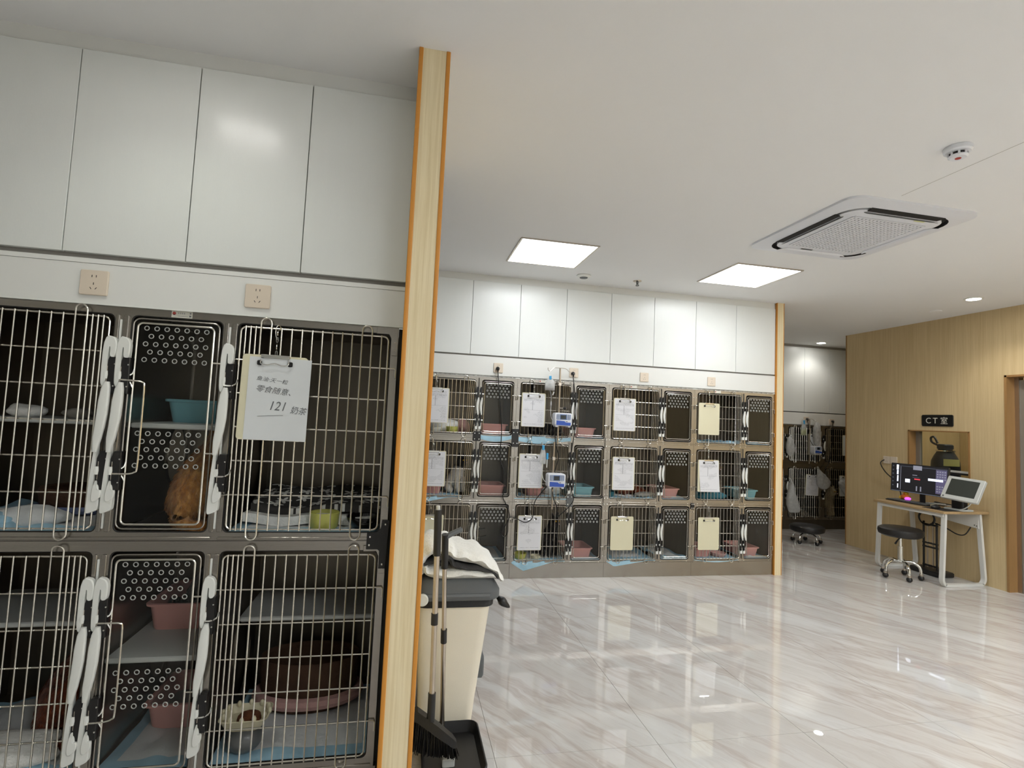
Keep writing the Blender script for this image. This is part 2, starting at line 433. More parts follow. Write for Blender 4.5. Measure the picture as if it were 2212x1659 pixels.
def fur_mat(name, c0, c1, sc=14, stretch=(1, 1, 1), stripes=0.0, white=None):
    m = bpy.data.materials.new(name); m.use_nodes = True; t = NT(m); b = t.n['Principled BSDF']
    p = t.obj()
    n1 = t.noise(t.mapping(p, stretch), sc, 5, .7, .6)
    c = t.ramp(n1, [(.35, c0), (.65, c1)])
    if stripes:
        w = t.node('ShaderNodeTexWave'); w.inputs['Scale'].default_value = stripes; w.inputs['Distortion'].default_value = 6; w.inputs['Detail'].default_value = 3
        t.link(p, w.inputs['Vector']); c = t.mix(t.math('MULTIPLY', w.outputs['Fac'], .55), c, c0)
    if white:
        z = t.sep(p)[2]; f = t.ramp(t.math('ADD', z, t.math('MULTIPLY', t.noise(p, 6, 3), .1)), [(white[0], 1.0), (white[0] + .03, 0.0)])
        c = t.mix(f, c, srgb(226, 220, 212))
    t.link(c, b.inputs['Base Color']); b.inputs['Roughness'].default_value = .9; b.inputs['Sheen Weight'].default_value = .3; b.inputs['Specular IOR Level'].default_value = .15
    h = t.noise(t.mapping(p, (1, 1, .35)), 150, 3, .7)
    t.link(t.bump(h, .9, .008), b.inputs['Normal']); return m
M['orange_fur'] = fur_mat('ginger_fur', srgb(176, 108, 42), srgb(236, 178, 104), 16, stripes=9)
M['black_fur'] = fur_mat('black_fur', srgb(16, 14, 14), srgb(36, 31, 30), 14)
M['bw_fur'] = fur_mat('black_white_fur', srgb(22, 20, 20), srgb(44, 40, 38), 12, white=(.26,))
M['tabby_fur'] = fur_mat('tabby_fur', srgb(50, 42, 34), srgb(128, 108, 82), 14, stripes=12)
M['cream_fur'] = fur_mat('cream_fur', srgb(140, 128, 100), srgb(196, 184, 150), 10)
M['russet_fur'] = fur_mat('russet_fur', srgb(84, 38, 22), srgb(140, 70, 38), 12)
M['eye'] = mat('amber_eye', srgb(170, 130, 40), .1, var=.1)

def star_mat():
    m = bpy.data.materials.new('star_print_plush'); m.use_nodes = True; t = NT(m); b = t.n['Principled BSDF']
    v = t.mapping(t.obj(), (1, 1, 0))
    vo = t.node('ShaderNodeTexVoronoi'); vo.voronoi_dimensions = '2D'; vo.inputs['Scale'].default_value = 12; vo.inputs['Randomness'].default_value = .55
    t.link(v, vo.inputs['Vector'])
    sub = t.node('ShaderNodeVectorMath', operation='SUBTRACT'); t.link(v, sub.inputs[0]); t.link(vo.outputs['Position'], sub.inputs[1])
    x, y, z = t.sep(sub.outputs[0])
    ang = t.math('ARCTAN2', y, x); rad = t.math('SQRT', t.math('ADD', t.math('MULTIPLY', x, x), t.math('MULTIPLY', y, y)))
    lim = t.math('ADD', .022, t.math('MULTIPLY', t.math('COSINE', t.math('MULTIPLY', ang, 5.0)), .011))
    f = t.math('LESS_THAN', rad, lim)
    c = t.mix(f, srgb(60, 58, 56), srgb(222, 222, 216)); t.link(c, b.inputs['Base Color']); b.inputs['Roughness'].default_value = .95
    t.link(t.bump(t.noise(t.obj(), 60, 3), .5, .01), b.inputs['Normal']); return m
M['stars'] = star_mat()
# ================================================================== the room shell
YN, YF, YB, YP, XR = 2.0446, 4.6573, 6.7792, 1.8107, 5.6368
XL, XE, YS, YE = -3.2, 8.4, -3.0, 7.5
struct('floor', mb().box(XL, XE, YS, YE, -.06, -.003), M['grout'])
FLOOR = bpy.data.objects['floor']
TX, TY = .739, 1.478
tile_mesh = mb().prism(rrect(.0010, TX - .0010, .0010, TY - .0010, .0008, 1), 'xy', -.003, 0)
first = None
for i in range(-5, 11):
    for j in range(-4, 4):
        x = .447 + i * TX; y = 2.247 + j * TY
        if x + TX < XL or x > XE or y > YE - .05 or y + TY < YS: continue
        if first is None:
            first = tile_mesh.build('tile', M['floor'], FLOOR, smooth=0); o = first
        else:
            o = first.copy(); COL.objects.link(o); o.parent = FLOOR
        o.location = (x, y, 0)
struct('ceiling', mb().box(XL, XE, YS, YE, H, H + .08), M['ceiling'])
struct('wall_left', mb().box(XL - .1, XL, YS, YE, 0, H), M['plaster'])
struct('wall_front', mb().box(XL, XE, YS - .1, YS, 0, H), M['plaster'])
struct('wall_back', mb().box(XL, 3.60, 5.30, 5.38, 0, H), M['plaster'])
struct('wall_far', mb().box(XL, -.80, YF + .01, 5.30, 0, H), M['plaster'])
struct('wall_corridor', mb().box(3.60, 3.68, 5.30, YE, 0, H), M['plaster'])
struct('wall_end', mb().box(3.60, XE, 7.42, YE, 0, H), M['plaster'])
struct('wall_outer', mb().box(XE - .06, XE, YS, YE, 0, H), M['plaster'])
# right wall (imaging-room wall) with window and door openings: door y 3.05..4.022, window y 4.352..5.015
WZ0, WZ1, WY0, WY1 = .93, 1.477, 4.352, 5.015
wr = mb()
T_ = .16
DY0, DY1, DZ = 3.02, 4.022, 2.027
wr.box(XR, XR + T_, DY1, WY0, 0, H)
wr.box(XR, XR + T_, WY1, 5.8855, 0, H)
wr.box(XR, XR + T_, WY0, WY1, 0, WZ0)
wr.box(XR, XR + T_, WY0, WY1, WZ1, H)
wr.box(XR, XR + T_, DY0, DY1, DZ, H)
wr.box(XR, XR + T_, YS, DY0, 0, H)
wr.box(XR + T_, XE - .06, 5.8855 - .12, 5.8855, 0, H)
struct('wall_right', wr, M['wallpaper'])
# trims: warm wood edges of corner, door and window
tr = mb(); tr.box(XR - .004, XR + .014, 5.878, 5.892, 0, H)
struct('trim_1', tr, M['jamb'])
w1 = struct('window_1', mb().box(XR + .10, XR + .106, WY0, WY1, WZ0, WZ1), M['window'])
lin = mb()
lin.box(XR - .006, XR + T_, WY1 - .012, WY1 + .006, WZ0, WZ1 + .012); 
lin.build('frame_side', M['jamb'], w1)
lin = mb(); lin.box(XR - .006, XR + T_, WY0 - .006, WY0 + .012, WZ0, WZ1 + .012); lin.build('frame_side', M['jamb'], w1)
lin = mb(); lin.box(XR - .006, XR + T_, WY0, WY1, WZ1, WZ1 + .012); lin.build('frame_head', M['jamb'], w1)
lin = mb(); lin.box(XR - .01, XR + T_, WY0, WY1, WZ0 - .012, WZ0 + .004); lin.build('window_sill', M['jamb'], w1)
lin = mb(); lin.box(XR + .085, XR + .12, WY1 - .06, WY1 - .012, WZ0, WZ1); lin.build('metal_stile', M['steel_door'], w1)
lin = mb(); lin.box(XR + .085, XR + .12, WY0, WY1, 1.055, 1.075); lin.build('metal_rail', M['desk_white'], w1)
lin = mb(); lin.box(XR + .083, XR + .118, WY0, WY1, 1.035, 1.055); lin.build('dark_seal', M['gasket'], w1)
d1 = struct('door_1', mb().box(XR + .10, XR + .145, DY0, DY1 - .055, 0, DZ - .03), M['steel_door'])
lin = mb(); lin.box(XR - .006, XR + T_, DY1 - .018, DY1 + .004, 0, DZ + .014); lin.build('door_jamb', M['jamb'], d1)
lin = mb(); lin.box(XR - .006, XR + T_, DY0 - .004, DY0 + .018, 0, DZ + .014); lin.build('door_jamb', M['jamb'], d1)
lin = mb(); lin.box(XR - .006, XR + T_, DY0, DY1, DZ - .004, DZ + .014); lin.build('door_head', M['jamb'], d1)
lin = mb(); lin.box(XR + .09, XR + .15, DY1 - .055, DY1 - .018, 0, DZ - .004); lin.build('metal_stile', M['alu'], d1)
lin = mb(); lin.rbox(XR + .07, XR + .10, DY1 - .20, DY1 - .17, .95, 1.15, .01, .004, 'yz'); lin.build('door_handle', M['chrome'], d1)

# imaging room seen through the window
g = thing('gas_cylinder', (6.30, 5.14, 0), 'navy gas cylinder with yellow label seen through the window', 'gas cylinder')
mb().lathe((0, 0, 0), [(.135, 0), (.14, .03), (.14, 1.08), (.135, 1.14), (.11, 1.20), (.09, 1.235), (.085, 1.25)], 28).build('tank', M['gasblue'], g)
mb().lathe((0, 0, 0), [(.088, 1.25), (.094, 1.255), (.094, 1.27), (.07, 1.275)], 24).build('collar', M['chrome'], g)
mb().rbox(-.07, .07, -.06, .06, 1.275, 1.34, .03, .012, 'xy').build('valve_guard', M['gasblue'], g)
mb().tube(smoothpath([(-.05, .06, 1.33), (-.05, .12, 1.36), (-.05, .13, 1.41), (-.05, .09, 1.42), (-.05, .05, 1.35)]), .012, 8).build('carry_handle', M['gasblue'], g)
lab = mb(); 
n = 8; pts = []
for k in range(n + 1):
    a = math.radians(212 + 72 * k / n); pts.append((.142 * math.cos(a), .142 * math.sin(a)))
lab.loft([[(x, y, 1.09) for x, y in pts] + [(x * .985, y * .985, 1.09) for x, y in reversed(pts)], [(x, y, 1.17) for x, y in pts] + [(x * .985, y * .985, 1.17) for x, y in reversed(pts)]])
lab.build('warning_label', M['yellow_label'], g)
o = mb().box(7.30, 7.36, 3.1, 5.76, 0, H).build('wall_imaging', M['wallpaper']); o['kind'] = 'structure'
c = thing('imaging_cabinet', (6.9, 4.75, 0), 'beige equipment cabinet at the back behind the window', 'cabinet')
mb().rbox(6.7, 7.2, 4.35, 4.98, 0, 1.30, .03, .01, 'xy').build('body', M['carcass'], c, world=True)
mb().rbox(6.66, 6.9, 4.4, 4.8, 1.32, 1.36, .02, .006, 'xy').build('tray', M['black_plastic'], c, world=True)
mb().rbox(6.69, 6.71, 4.42, 4.66, .3, 1.2, .02, .004, 'yz').build('door_panel', M['cream'], c, world=True)
l = thing('imaging_room_light', (6.6, 4.6, H), 'ceiling lamp inside the room behind the window', 'ceiling light')
mb().rbox(6.3, 6.9, 4.3, 4.9, H - .012, H, .01, .002, 'xy').build('diffuser', emis('dim_diffuser', (1, .95, .82), 7.0), l, world=True)

# ------------------------------------------------------------------ partition end panel (near) and far end panel
def end_panel(name, x0, x1, y0, y1, label):
    t = thing(name, ((x0 + x1) / 2, y0, 0), label, 'partition')
    mb().box(x0 + .004, x1 - .004, y0 + .002, y1, 0, H).build('board', M['pillar'], t, world=True)
    e = .015 if y0 < 3 else .007
    for a, b in ((x0, x0 + e), (x1 - e, x1)):
        mb().rbox(a, b, y0 - .001, y0 + .03, 0, H, .003, .001, 'xy', 3).build('edge_band', M['orange'], t, world=True)
    return t
end_panel('partition_panel', -.0235, .0868, YP, 2.70, 'tall pale wood partition with amber edges beside the near cages')
end_panel('partition_panel', 3.6235, 3.7065, YF - .02, 5.30, 'narrow pale wood end panel at the right end of the far cages')

# ------------------------------------------------------------------ upper cabinets and service panels
def cabinet_row(xs, y, z0, z1, depth, labels, group):
    first = None
    for k in range(len(xs) - 1):
        x0, x1 = xs[k], xs[k + 1]
        t = thing('wall_cabinet', ((x0 + x1) / 2, y, z0), labels[k], 'cabinet', group)
        mb().box(x0 + .0006, x1 - .0006, y + .021, y + depth, z0, z1).build('carcass', M['carcass'], t, world=True)
        g = .0016
        d = mb().rbox(x0 + g, x1 - g, y, y + .019, z0, z1, .002, .0012, 'xz', 2).build('door', M['cab'], t, world=True)
def filler(name, x0, x1, y, z0, z1, m='panel', d=.03):
    o = mb().box(x0, x1, y, y + d, z0, z1).build(name, M[m]); o['kind'] = 'structure'; return o
nx = [-2.339, -1.953, -1.567, -1.181, -.797, -.410, -.0245]
cabinet_row(nx, YN, 1.917, 2.639, .36, ['white cabinet over the near cages, second beyond the left edge', 'white cabinet over the near cages, just beyond the left edge',
    'leftmost white cabinet door over the near cages', 'white cabinet above the left socket of the near cages', 'white cabinet with the bright lamp glare, near cages',
    'white cabinet next to the near wood partition'], 'cabinets over the near cages')
filler('trim_2', nx[0], nx[-1], YN + .012, 2.639, H, 'plaster', .35)
filler('trim_3', nx[0], nx[-1], YN + .03, 1.897, 1.917, 'carcass', .3)
filler('trim_4', nx[0], nx[-1], YN - .002, 1.881, 1.897, 'panel', .03)
sp = thing('service_panel', (-1.2, YN, 1.7405), 'white socket panel between near cages and cabinets', 'panel')
mb().box(nx[0], nx[-1], YN, YN + .03, 1.7405, 1.880).build('board', M['panel'], sp, world=True)
mb().box(nx[0], nx[-1], YN - .003, YN + .006, 1.7385, 1.744).build('edge_lip', M['white_plastic'], sp, world=True)
fx = [.5387 + .4402 * k for k in range(-3, 8)]; fx[-1] = 3.6215
ordn = ['over the hidden column behind the near cages', 'behind the near partition', 'partly hidden by the near partition', 'above the first far clipboard', 'above the first black plug', 'above the blood bag stand', 'above the second black plug', 'above the third far socket', 'left of the one over the fourth socket', 'last before the far end panel']
cabinet_row(fx, YF, 1.971, 2.639, .36, ['white far cabinet ' + s for s in ordn], 'cabinets over the far cages')
filler('trim_5', fx[0], fx[-1], YF + .012, 2.639, H, 'plaster', .35)
filler('trim_6', fx[0], fx[-1], YF + .03, 1.957, 1.971, 'carcass', .3)
sp = thing('service_panel', (1.8, YF, 1.776), 'white socket panel between far cages and cabinets', 'panel')
mb().box(fx[0], fx[-1], YF, YF + .03, 1.776, 1.957).build('board', M['panel'], sp, world=True)
mb().box(fx[0], fx[-1], YF - .004, YF + .006, 1.774, 1.781).build('edge_lip', M['white_plastic'], sp, world=True)
bx = [5.768 + .433 * k for k in range(-4, 5)]
cabinet_row(bx, YB, 1.705, 2.665, .36, ['dim white cabinet of the corridor row, number %s from the left wall' % w for w in ('one', 'two', 'three', 'four', 'five', 'six', 'seven', 'eight')], 'cabinets in the corridor')
filler('trim_7', bx[0], bx[-1], YB + .012, 2.665, H, 'carcass', .3)
filler('trim_8', bx[0], bx[-1], YB + .03, 1.693, 1.705, 'gasket', .3)
sp = thing('service_panel', (5.8, YB, 1.509), 'dim white socket panel in the corridor', 'panel')
mb().box(bx[0], bx[-1], YB, YB + .03, 1.509, 1.693).build('board', M['panel'], sp, world=True)

# ------------------------------------------------------------------ sockets
def socket(x, y, z, label, group, plug=False, facing='y'):
    t = thing('wall_socket', (x, y, z), label, 'socket', group)
    if facing == 'x': t.rotation_euler = (0, 0, -PI / 2)
    mb().rbox(-.043, .043, -.009, 0, -.043, .043, .005, .002, 'xz', 3).build('plate', M['socket'], t)
    for q in ([(-.0065, .022), (-.0045 + .011, .022)]):
        mb().box(q[0] - .001, q[0] + .001, -.0095, -.008, q[1] - .004, q[1] + .004).build('slot', M['dark'], t)
    mb().box(-.001, .001, -.0095, -.008, -.008, 0).build('slot', M['dark'], t)
    for s in (-1, 1):
        mb().box(-.001, .001, -.0095, -.008, -.004, .004).xf(lambda p, s=s: Vector((p.x * math.cos(.6) + s * p.z * math.sin(.6) + s * .008, p.y, p.z * math.cos(.6) - s * p.x * math.sin(.6) - .020))).build('slot', M['dark'], t)
    return t
socket(-1.071, YN, 1.8126, 'cream socket above the double latch of the near cages', 'sockets')
socket(-.5473, YN, 1.8126, 'cream socket above the handwritten clipboard', 'sockets')
for x, l in ((.799, 'cream socket holding the first black plug on the far wall'), (1.508, 'cream socket behind the infusion stand top'), (2.210, 'empty cream socket over the third far cage column'), (2.915, 'empty cream socket over the fourth far cage column')):
    socket(x, YF, 1.8605, l, 'sockets')
socket(5.80, YB, 1.59, 'dim socket with a plug in the corridor, left one', 'sockets')
socket(6.235, YB, 1.575, 'dim socket with a plug in the corridor, right one', 'sockets')
t = socket(XR, 5.29, 1.125, 'pale double socket on the beige wall left of the monitor', 'sockets', facing='x')
t.rotation_euler = (0, 0, -PI / 2)
mb().rbox(.050, .136, -.009, 0, -.043, .043, .005, .002, 'xz', 3).build('plate', M['socket'], t)
t = socket(XR, 5.10, .33, 'low socket on the beige wall behind the stool', 'sockets', facing='x')

# ------------------------------------------------------------------ ceiling fittings
def led_panel(x0, y0, s, label, m='led'):
    t = thing('led_panel', (x0 + s / 2, y0 + s / 2, H), label, 'ceiling light', 'led panels')
    f = mb(); w = .014
    f.box(x0 - w, x0 + s + w, y0 - w, y0, H - .008, H); f.build('frame_bar', M['alu'], t, world=True)
    mb().box(x0 - w, x0 + s + w, y0 + s, y0 + s + w, H - .008, H).build('frame_bar', M['alu'], t, world=True)
    mb().box(x0 - w, x0, y0, y0 + s, H - .008, H).build('frame_bar', M['alu'], t, world=True)
    mb().box(x0 + s, x0 + s + w, y0, y0 + s, H - .008, H).build('frame_bar', M['alu'], t, world=True)
    mb().box(x0, x0 + s, y0, y0 + s, H - .005, H - .001).build('diffuser', M[m], t, world=True)
led_panel(.7534, 3.6017, .5609, 'square ceiling light panel closer to the near partition')
led_panel(2.4803, 3.6212, .5609, 'square ceiling light panel beside the air conditioner')

for k_, (px_, py_) in enumerate(((2.4803, .1), (4.2, .1), (4.6, 1.5), (.7534, -1.1), (2.4803, -2.2), (4.2, -2.2))):  # unseen panels added as fill light for the ceiling and near side
    led_panel(px_, py_, .5609, 'added fill light panel behind the viewpoint, %s of six' % ('first', 'second', 'third', 'fourth', 'fifth', 'sixth')[k_], 'fill_back')

def downlight(x, y, label, power, r=.055, spot=2.3, blend=.6, col=(1, .96, .88)):
    t = thing('downlight', (x, y, H), label, 'ceiling light', 'downlights')
    mb().lathe((0, 0, 0), [(r + .018, 0), (r + .016, -.006), (r, -.008), (r, 0)], 28, cap0=False, cap1=False).build('trim_ring', M['white_plastic'], t)
    mb().lathe((0, 0, 0), [(r, -.003), (r * .5, -.005), (.001, -.006)], 24).build('lens', M['lamp'], t)
    d = bpy.data.lights.new('downlight_beam', 'SPOT'); d.energy = power; d.spot_size = spot; d.spot_blend = blend; d.shadow_soft_size = r * .8; d.color = col
    o = bpy.data.objects.new('downlight_beam', d); COL.objects.link(o); o.parent = t; o.location = (0, 0, -.02)
downlight(5.044, 3.845, 'round downlight in front of the beige wall', DESK_SPOT)
downlight(5.80, 6.50, 'round downlight close to the corridor cabinets', BANK_SPOT)
downlight(-.789, 1.485, 'round downlight over the near cages', NEAR_SPOT, col=(.93, 1, .88))
t = thing('ceiling_vent', (1.476, 4.375, H), 'small round white ceiling vent beside the first light panel', 'ceiling vent')
mb().lathe((0, 0, 0), [(.062, 0), (.064, -.008), (.05, -.018), (.036, -.020)], 28).build('rim', M['white_plastic'], t)
mb().lathe((0, 0, 0), [(.036, -.0205), (.034, -.024), (.001, -.0245)], 24).build('grille', M['grey_plastic'], t)
t = thing('ceiling_cover', (5.242, 4.359, H), 'flat round white disc on the ceiling by the beige wall', 'ceiling vent')
mb().lathe((0, 0, 0), [(.05, 0), (.05, -.006), (.03, -.012), (.001, -.013)], 24).build('rim', M['ceiling'], t)
t = thing('sprinkler', (1.985, 4.377, H), 'small metal fire sprinkler hanging between the two light panels', 'sprinkler')
mb().lathe((0, 0, 0), [(.038, 0), (.036, -.005), (.012, -.008)], 20).build('escutcheon', M['alu'], t)
mb().lathe((0, 0, 0), [(.011, -.006), (.009, -.03), (.006, -.034)], 12).build('stem', M['grey_plastic'], t)
mb().lathe((0, 0, 0), [(.016, -.042), (.016, -.045)], 12).build('deflector', M['grey_plastic'], t)
for s in (-1, 1): mb().tube([(s * .006, 0, -.03), (s * .012, 0, -.037), (s * .004, 0, -.043)], .0025, 6).build('arm', M['grey_plastic'], t)
t = thing('smoke_detector', (2.335, 1.838, H), 'white smoke detector with dark slots on the ceiling', 'smoke detector')
mb().lathe((0, 0, 0), [(.052, 0), (.054, -.004), (.052, -.018), (.046, -.024), (.034, -.026)], 30).build('base', M['pump_white'], t)
mb().lathe((0, 0, 0), [(.031, -.024), (.031, -.038)], 24).build('sensor_core', M['dark'], t)
mb().lathe((0, 0, 0), [(.036, -.038), (.037, -.042), (.030, -.048), (.001, -.049)], 28).build('cap', M['pump_white'], t)
for k in range(8):
    a = 2 * PI * k / 8; mb().box(-.004, .004, -.002, .002, -.040, -.024).xf(lambda p, a=a: Vector((math.cos(a) * .034 - math.sin(a) * p.x + math.cos(a) * p.y, math.sin(a) * .034 + math.cos(a) * p.x + math.sin(a) * p.y, p.z))).build('rib', M['pump_white'], t)
mb().lathe((0.0, 0, 0), [(.012, -.0492), (.011, -.0505)], 14).build('test_button', M['red_ink'], t)
o = mb().box(2.544, 2.546, YS, 2.30, H - .0008, H).build('trim_9', M['carcass']); o['kind'] = 'structure'

# air-conditioning cassette
A = thing('air_conditioner', (2.735, 2.80, H), 'square white ceiling air conditioner with grey perforated grille', 'air conditioner')
ax0, ax1, ay0, ay1 = 2.295, 3.17, 2.345, 3.265
def rr3(x0, x1, y0, y1, r, z, n=6): return [(a, b, z) for a, b in rrect(x0, x1, y0, y1, r, n)]
q = mb(); i_ = .078
q.loft([rr3(ax0, ax1, ay0, ay1, .09, H), rr3(ax0, ax1, ay0, ay1, .09, H - .012), rr3(ax0 + i_, ax1 - i_, ay0 + i_, ay1 - i_, .13, H - .026)], False, False)
q.build('outer_frame', M['pump_white'], A, world=True)
q = mb(); q.loft([rr3(ax0 + i_, ax1 - i_, ay0 + i_, ay1 - i_, .13, H - .026), rr3(ax0 + i_ + .004, ax1 - i_ - .004, ay0 + i_ + .004, ay1 - i_ - .004, .125, H - .006), rr3(ax0 + i_ + .04, ax1 - i_ - .04, ay0 + i_ + .04, ay1 - i_ - .04, .1, H - .006)], False, False)
q.build('air_slot', M['dark'], A, world=True)
j_ = i_ + .030
q = mb(); q.loft([rr3(ax0 + j_, ax1 - j_, ay0 + j_, ay1 - j_, .105, H - .006), rr3(ax0 + j_, ax1 - j_, ay0 + j_, ay1 - j_, .105, H - .024), rr3(ax0 + j_ + .012, ax1 - j_ - .012, ay0 + j_ + .012, ay1 - j_ - .012, .095, H - .028)], False, True)
q.build('centre_panel', M['pump_white'], A, world=True)
# louvre blades swung down in the four slots
cx, cy = (ax0 + ax1) / 2, (ay0 + ay1) / 2
for ang in (0, 1, 2, 3):
    off = ((ay1 - ay0) if ang % 2 == 0 else (ax1 - ax0)) / 2 - i_; L_ = .25
    def place(p, ang=ang, off=off):
        x, y = p.x, -off + p.y
        for _ in range(ang): x, y = -y, x
        return Vector((cx + x, cy + y, H + p.z))
    # open mouth of the slot, and the louvre blade hanging inside it
    mb().prism([(-L_, -.004), (L_, -.004), (L_ - .012, .040), (-L_ + .012, .040)], 'xy', -.0295, -.026).xf(place).build('outlet', M['dark' if ang in (0, 3) else 'pump_white'], A, world=True)
    mb().prism([(-L_ - .004, 0), (L_ + .004, 0), (L_ - .03, .018), (-L_ + .03, .018)], 'xy', -.0015, .0015, .0006).xf(lambda p, f=place: f(Vector((p.x, .046 + p.y, -.036 + p.y * .35 + p.z)))).build('louvre', M['grey_plastic' if ang in (0, 3) else 'pump_white'], A, world=True)
# perforated return grille: grid of slats over dark box
gx0, gx1, gy0, gy1 = 2.565, 3.05, 2.60, 3.12
gx0, gx1, gy0, gy1 = cx - .245, cx + .245, cy - .26, cy + .26
mb().box(gx0, gx1, gy0, gy1, H - .0295, H - .0275).build('grille_backing', M['gasket'], A, world=True)
sl = mb(); nn = 19
for k in range(nn + 1):
    x = gx0 + (gx1 - gx0) * k / nn; sl.box(x - .0080, x + .0080, gy0, gy1, H - .0335, H - .0290)
for k in range(nn + 3):
    y = gy0 + (gy1 - gy0) * k / (nn + 2); sl.box(gx0, gx1, y - .0072, y + .0072, H - .0325, H - .0290)
o = sl.build('return_grille', M['pump_white'], A, smooth=0, world=True); o['kind'] = 'stuff'
mb().box(cx + .12, cx + .19, ay0 + j_ + .03, ay0 + j_ + .05, H - .0292, H - .0276).build('rating_sticker', M['yellow_label'], A, world=True)
mb().box(cx - .12, cx - .03, ay1 - j_ - .05, ay1 - j_ - .035, H - .0292, H - .0276).build('status_strip', M['screen_dark'], A, world=True)
# ================================================================== cages
def openbox(x0, x1, y0, y1, z0, z1, t=.004):
    """thin-walled box open at the front (y0)"""
    o = [(x0, y0, z0), (x1, y0, z0), (x1, y0, z1), (x0, y0, z1), (x0, y1, z0), (x1, y1, z0), (x1, y1, z1), (x0, y1, z1)]
    i = [(x0 + t, y0, z0 + t), (x1 - t, y0, z0 + t), (x1 - t, y0, z1 - t), (x0 + t, y0, z1 - t), (x0 + t, y1 - t, z0 + t), (x1 - t, y1 - t, z0 + t), (x1 - t, y1 - t, z1 - t), (x0 + t, y1 - t, z1 - t)]
    F = []
    for a, b in ((0, 1), (1, 2), (2, 3), (3, 0)):
        F += [(a, b, b + 4, a + 4), (8 + b, 8 + a, 8 + a + 4, 8 + b + 4), (a, 8 + a, 8 + b, b)]
    F += [(4, 5, 6, 7), (15, 14, 13, 12)]
    return mb().add(o + i, F)

def stufftag(o): o['kind'] = 'stuff'; return o

def bar_positions(x0, x1, latch):
    """bar x positions between frame sides; narrow gaps on the latch side. returns (xs, loop pairs)"""
    p, nrw = .0355, .0168
    s = 1 if latch == 'L' else -1
    start, end = (x0, x1) if latch == 'L' else (x1, x0)
    xs = [start + s * nrw * k for k in range(1, 5)]
    while abs(end - (xs[-1] + s * p)) > .014 and (end - (xs[-1] + s * p)) * s > 0: xs.append(xs[-1] + s * p)
    return xs, [(3, 4), (len(xs) - 3, len(xs) - 2)]

def mesh_door(parent, x0, x1, z0, z1, y, latch, rows, rb, split, stub=.03):
    r = .018
    fr = mb().tube([(a, y, b) for a, b in rrect(x0, x1, z0, z1, r, 4)], rb * 1.15, 6, closed=True)
    door = fr.build('mesh_door', M['wire'], parent)
    xs, loops = bar_positions(x0, x1, latch)
    def emit(m, name):
        o = m.build(name, M['wire'], door)
        return o
    allb = mb()
    yb = y - rb * 2.0
    inl = set(i for l in loops for i in l)
    for i, x in enumerate(xs):
        if i in inl: continue
        m = mb() if split else allb
        m.tube([(x, yb, z0 - .004), (x, yb, z1 + .004)], rb, 6)
        if split: emit(m, 'bar')
    for a, b in loops:
        xa, xb = sorted((xs[a], xs[b])); c = (xa + xb) / 2; q = (xb - xa) / 2
        top = [(c + q * math.cos(t), yb - .004 * math.sin(t), z1 + .018 + q * math.sin(t)) for t in [PI * k / 8 for k in range(9)]]
        bot = [(c - q * math.cos(t), yb - .004 * math.sin(t), z0 - .018 - q * math.sin(t)) for t in [PI * k / 8 for k in range(9)]]
        m = mb() if split else allb
        m.tube(top + bot, rb * 1.1, 6, closed=True)
        if split: emit(m, 'loop_bar')
    hs = -1 if latch == 'R' else 1
    hx = x0 if latch == 'R' else x1; lx = x1 if latch == 'R' else x0
    zs = [z0 + (z1 - z0) * (k + 1) / (rows + 1) for k in range(rows)]
    for k, z in enumerate(zs):
        m = mb() if split else allb
        pts = [(x0, y, z), (x1, y, z)]
        if k in (0, rows - 1):
            h = [(hx + hs * .028, y, z), (hx + hs * .032, y, z - .006), (hx + hs * .032, y, z - .036)]
            l = [(lx - hs * stub * .85, y, z)]
            pts = (h[::-1] + [(hx, y, z)] if latch == 'R' else l + [(lx, y, z)]) + (([(lx, y, z)] + l) if latch == 'R' else [(hx, y, z)] + h)
        m.tube(pts, rb, 6)
        if split: emit(m, 'cross_bar')
    if not split: stufftag(allb.build('wire_bars', M['wire'], door))
    return door

def ring(m, c, R, r, n=10, k=5):
    rings = []
    for i in range(n):
        a = 2 * PI * i / n
        rings.append([(c[0] + (R + r * math.cos(2 * PI * j / k)) * math.cos(a), c[1] + r * math.sin(2 * PI * j / k), c[2] + (R + r * math.cos(2 * PI * j / k)) * math.sin(a)) for j in range(k)])
    m.loft(rings + [rings[0]], False, False); return m

RINGS = {}
def solid_door(parent, x0, x1, z0, z1, y, groups, split, R=.0095):
    pane = mb().prism(rrect(x0, x1, z0, z1, .022, 4), 'xz', y, y + .004).build('clear_door', M['clear'], parent)
    mb().tube([(a, y, b) for a, b in rrect(x0 + .001, x1 - .001, z0 + .001, z1 - .001, .022, 4)], .003, 6, closed=True).build('rim', M['steel'], pane)
    i = .017
    rod = rrect(x0 + i, x1 - i, z0 + i, z1 - i, .016, 4)
    mb().tube([(a, y - .004, b) for a, b in rod], .0036, 6, closed=True).build('rod_frame', M['wire'], pane)
    if split:
        if 'n' not in RINGS:
            o = ring(mb(), (0, 0, 0), R * .8, R * .2).build('vent_ring', M['rim_clear'], pane); RINGS['n'] = o; fresh = True
        else: fresh = False
    allr = mb(); w = (x1 - x0)
    xa, xb = x0 + .043, x1 - .043
    for ztop, pitch in groups:
        for rr_ in range(5):
            nn = 7 if rr_ % 2 == 0 else 6
            step = (xb - xa) / 6
            for k in range(nn):
                xx = xa + step * (k + (0 if nn == 7 else .5)); zz = ztop - pitch * rr_
                if split:
                    if fresh: o = RINGS['n']; fresh = False
                    else: o = RINGS['n'].copy(); COL.objects.link(o); o.parent = pane
                    o.location = (xx, y - .001, zz)
                else: ring(allr, (xx, y - .001, zz), R * .78, R * .3, 8, 4)
    if not split: stufftag(allr.build('vent_rings', M['rim_clear'], pane))
    return pane

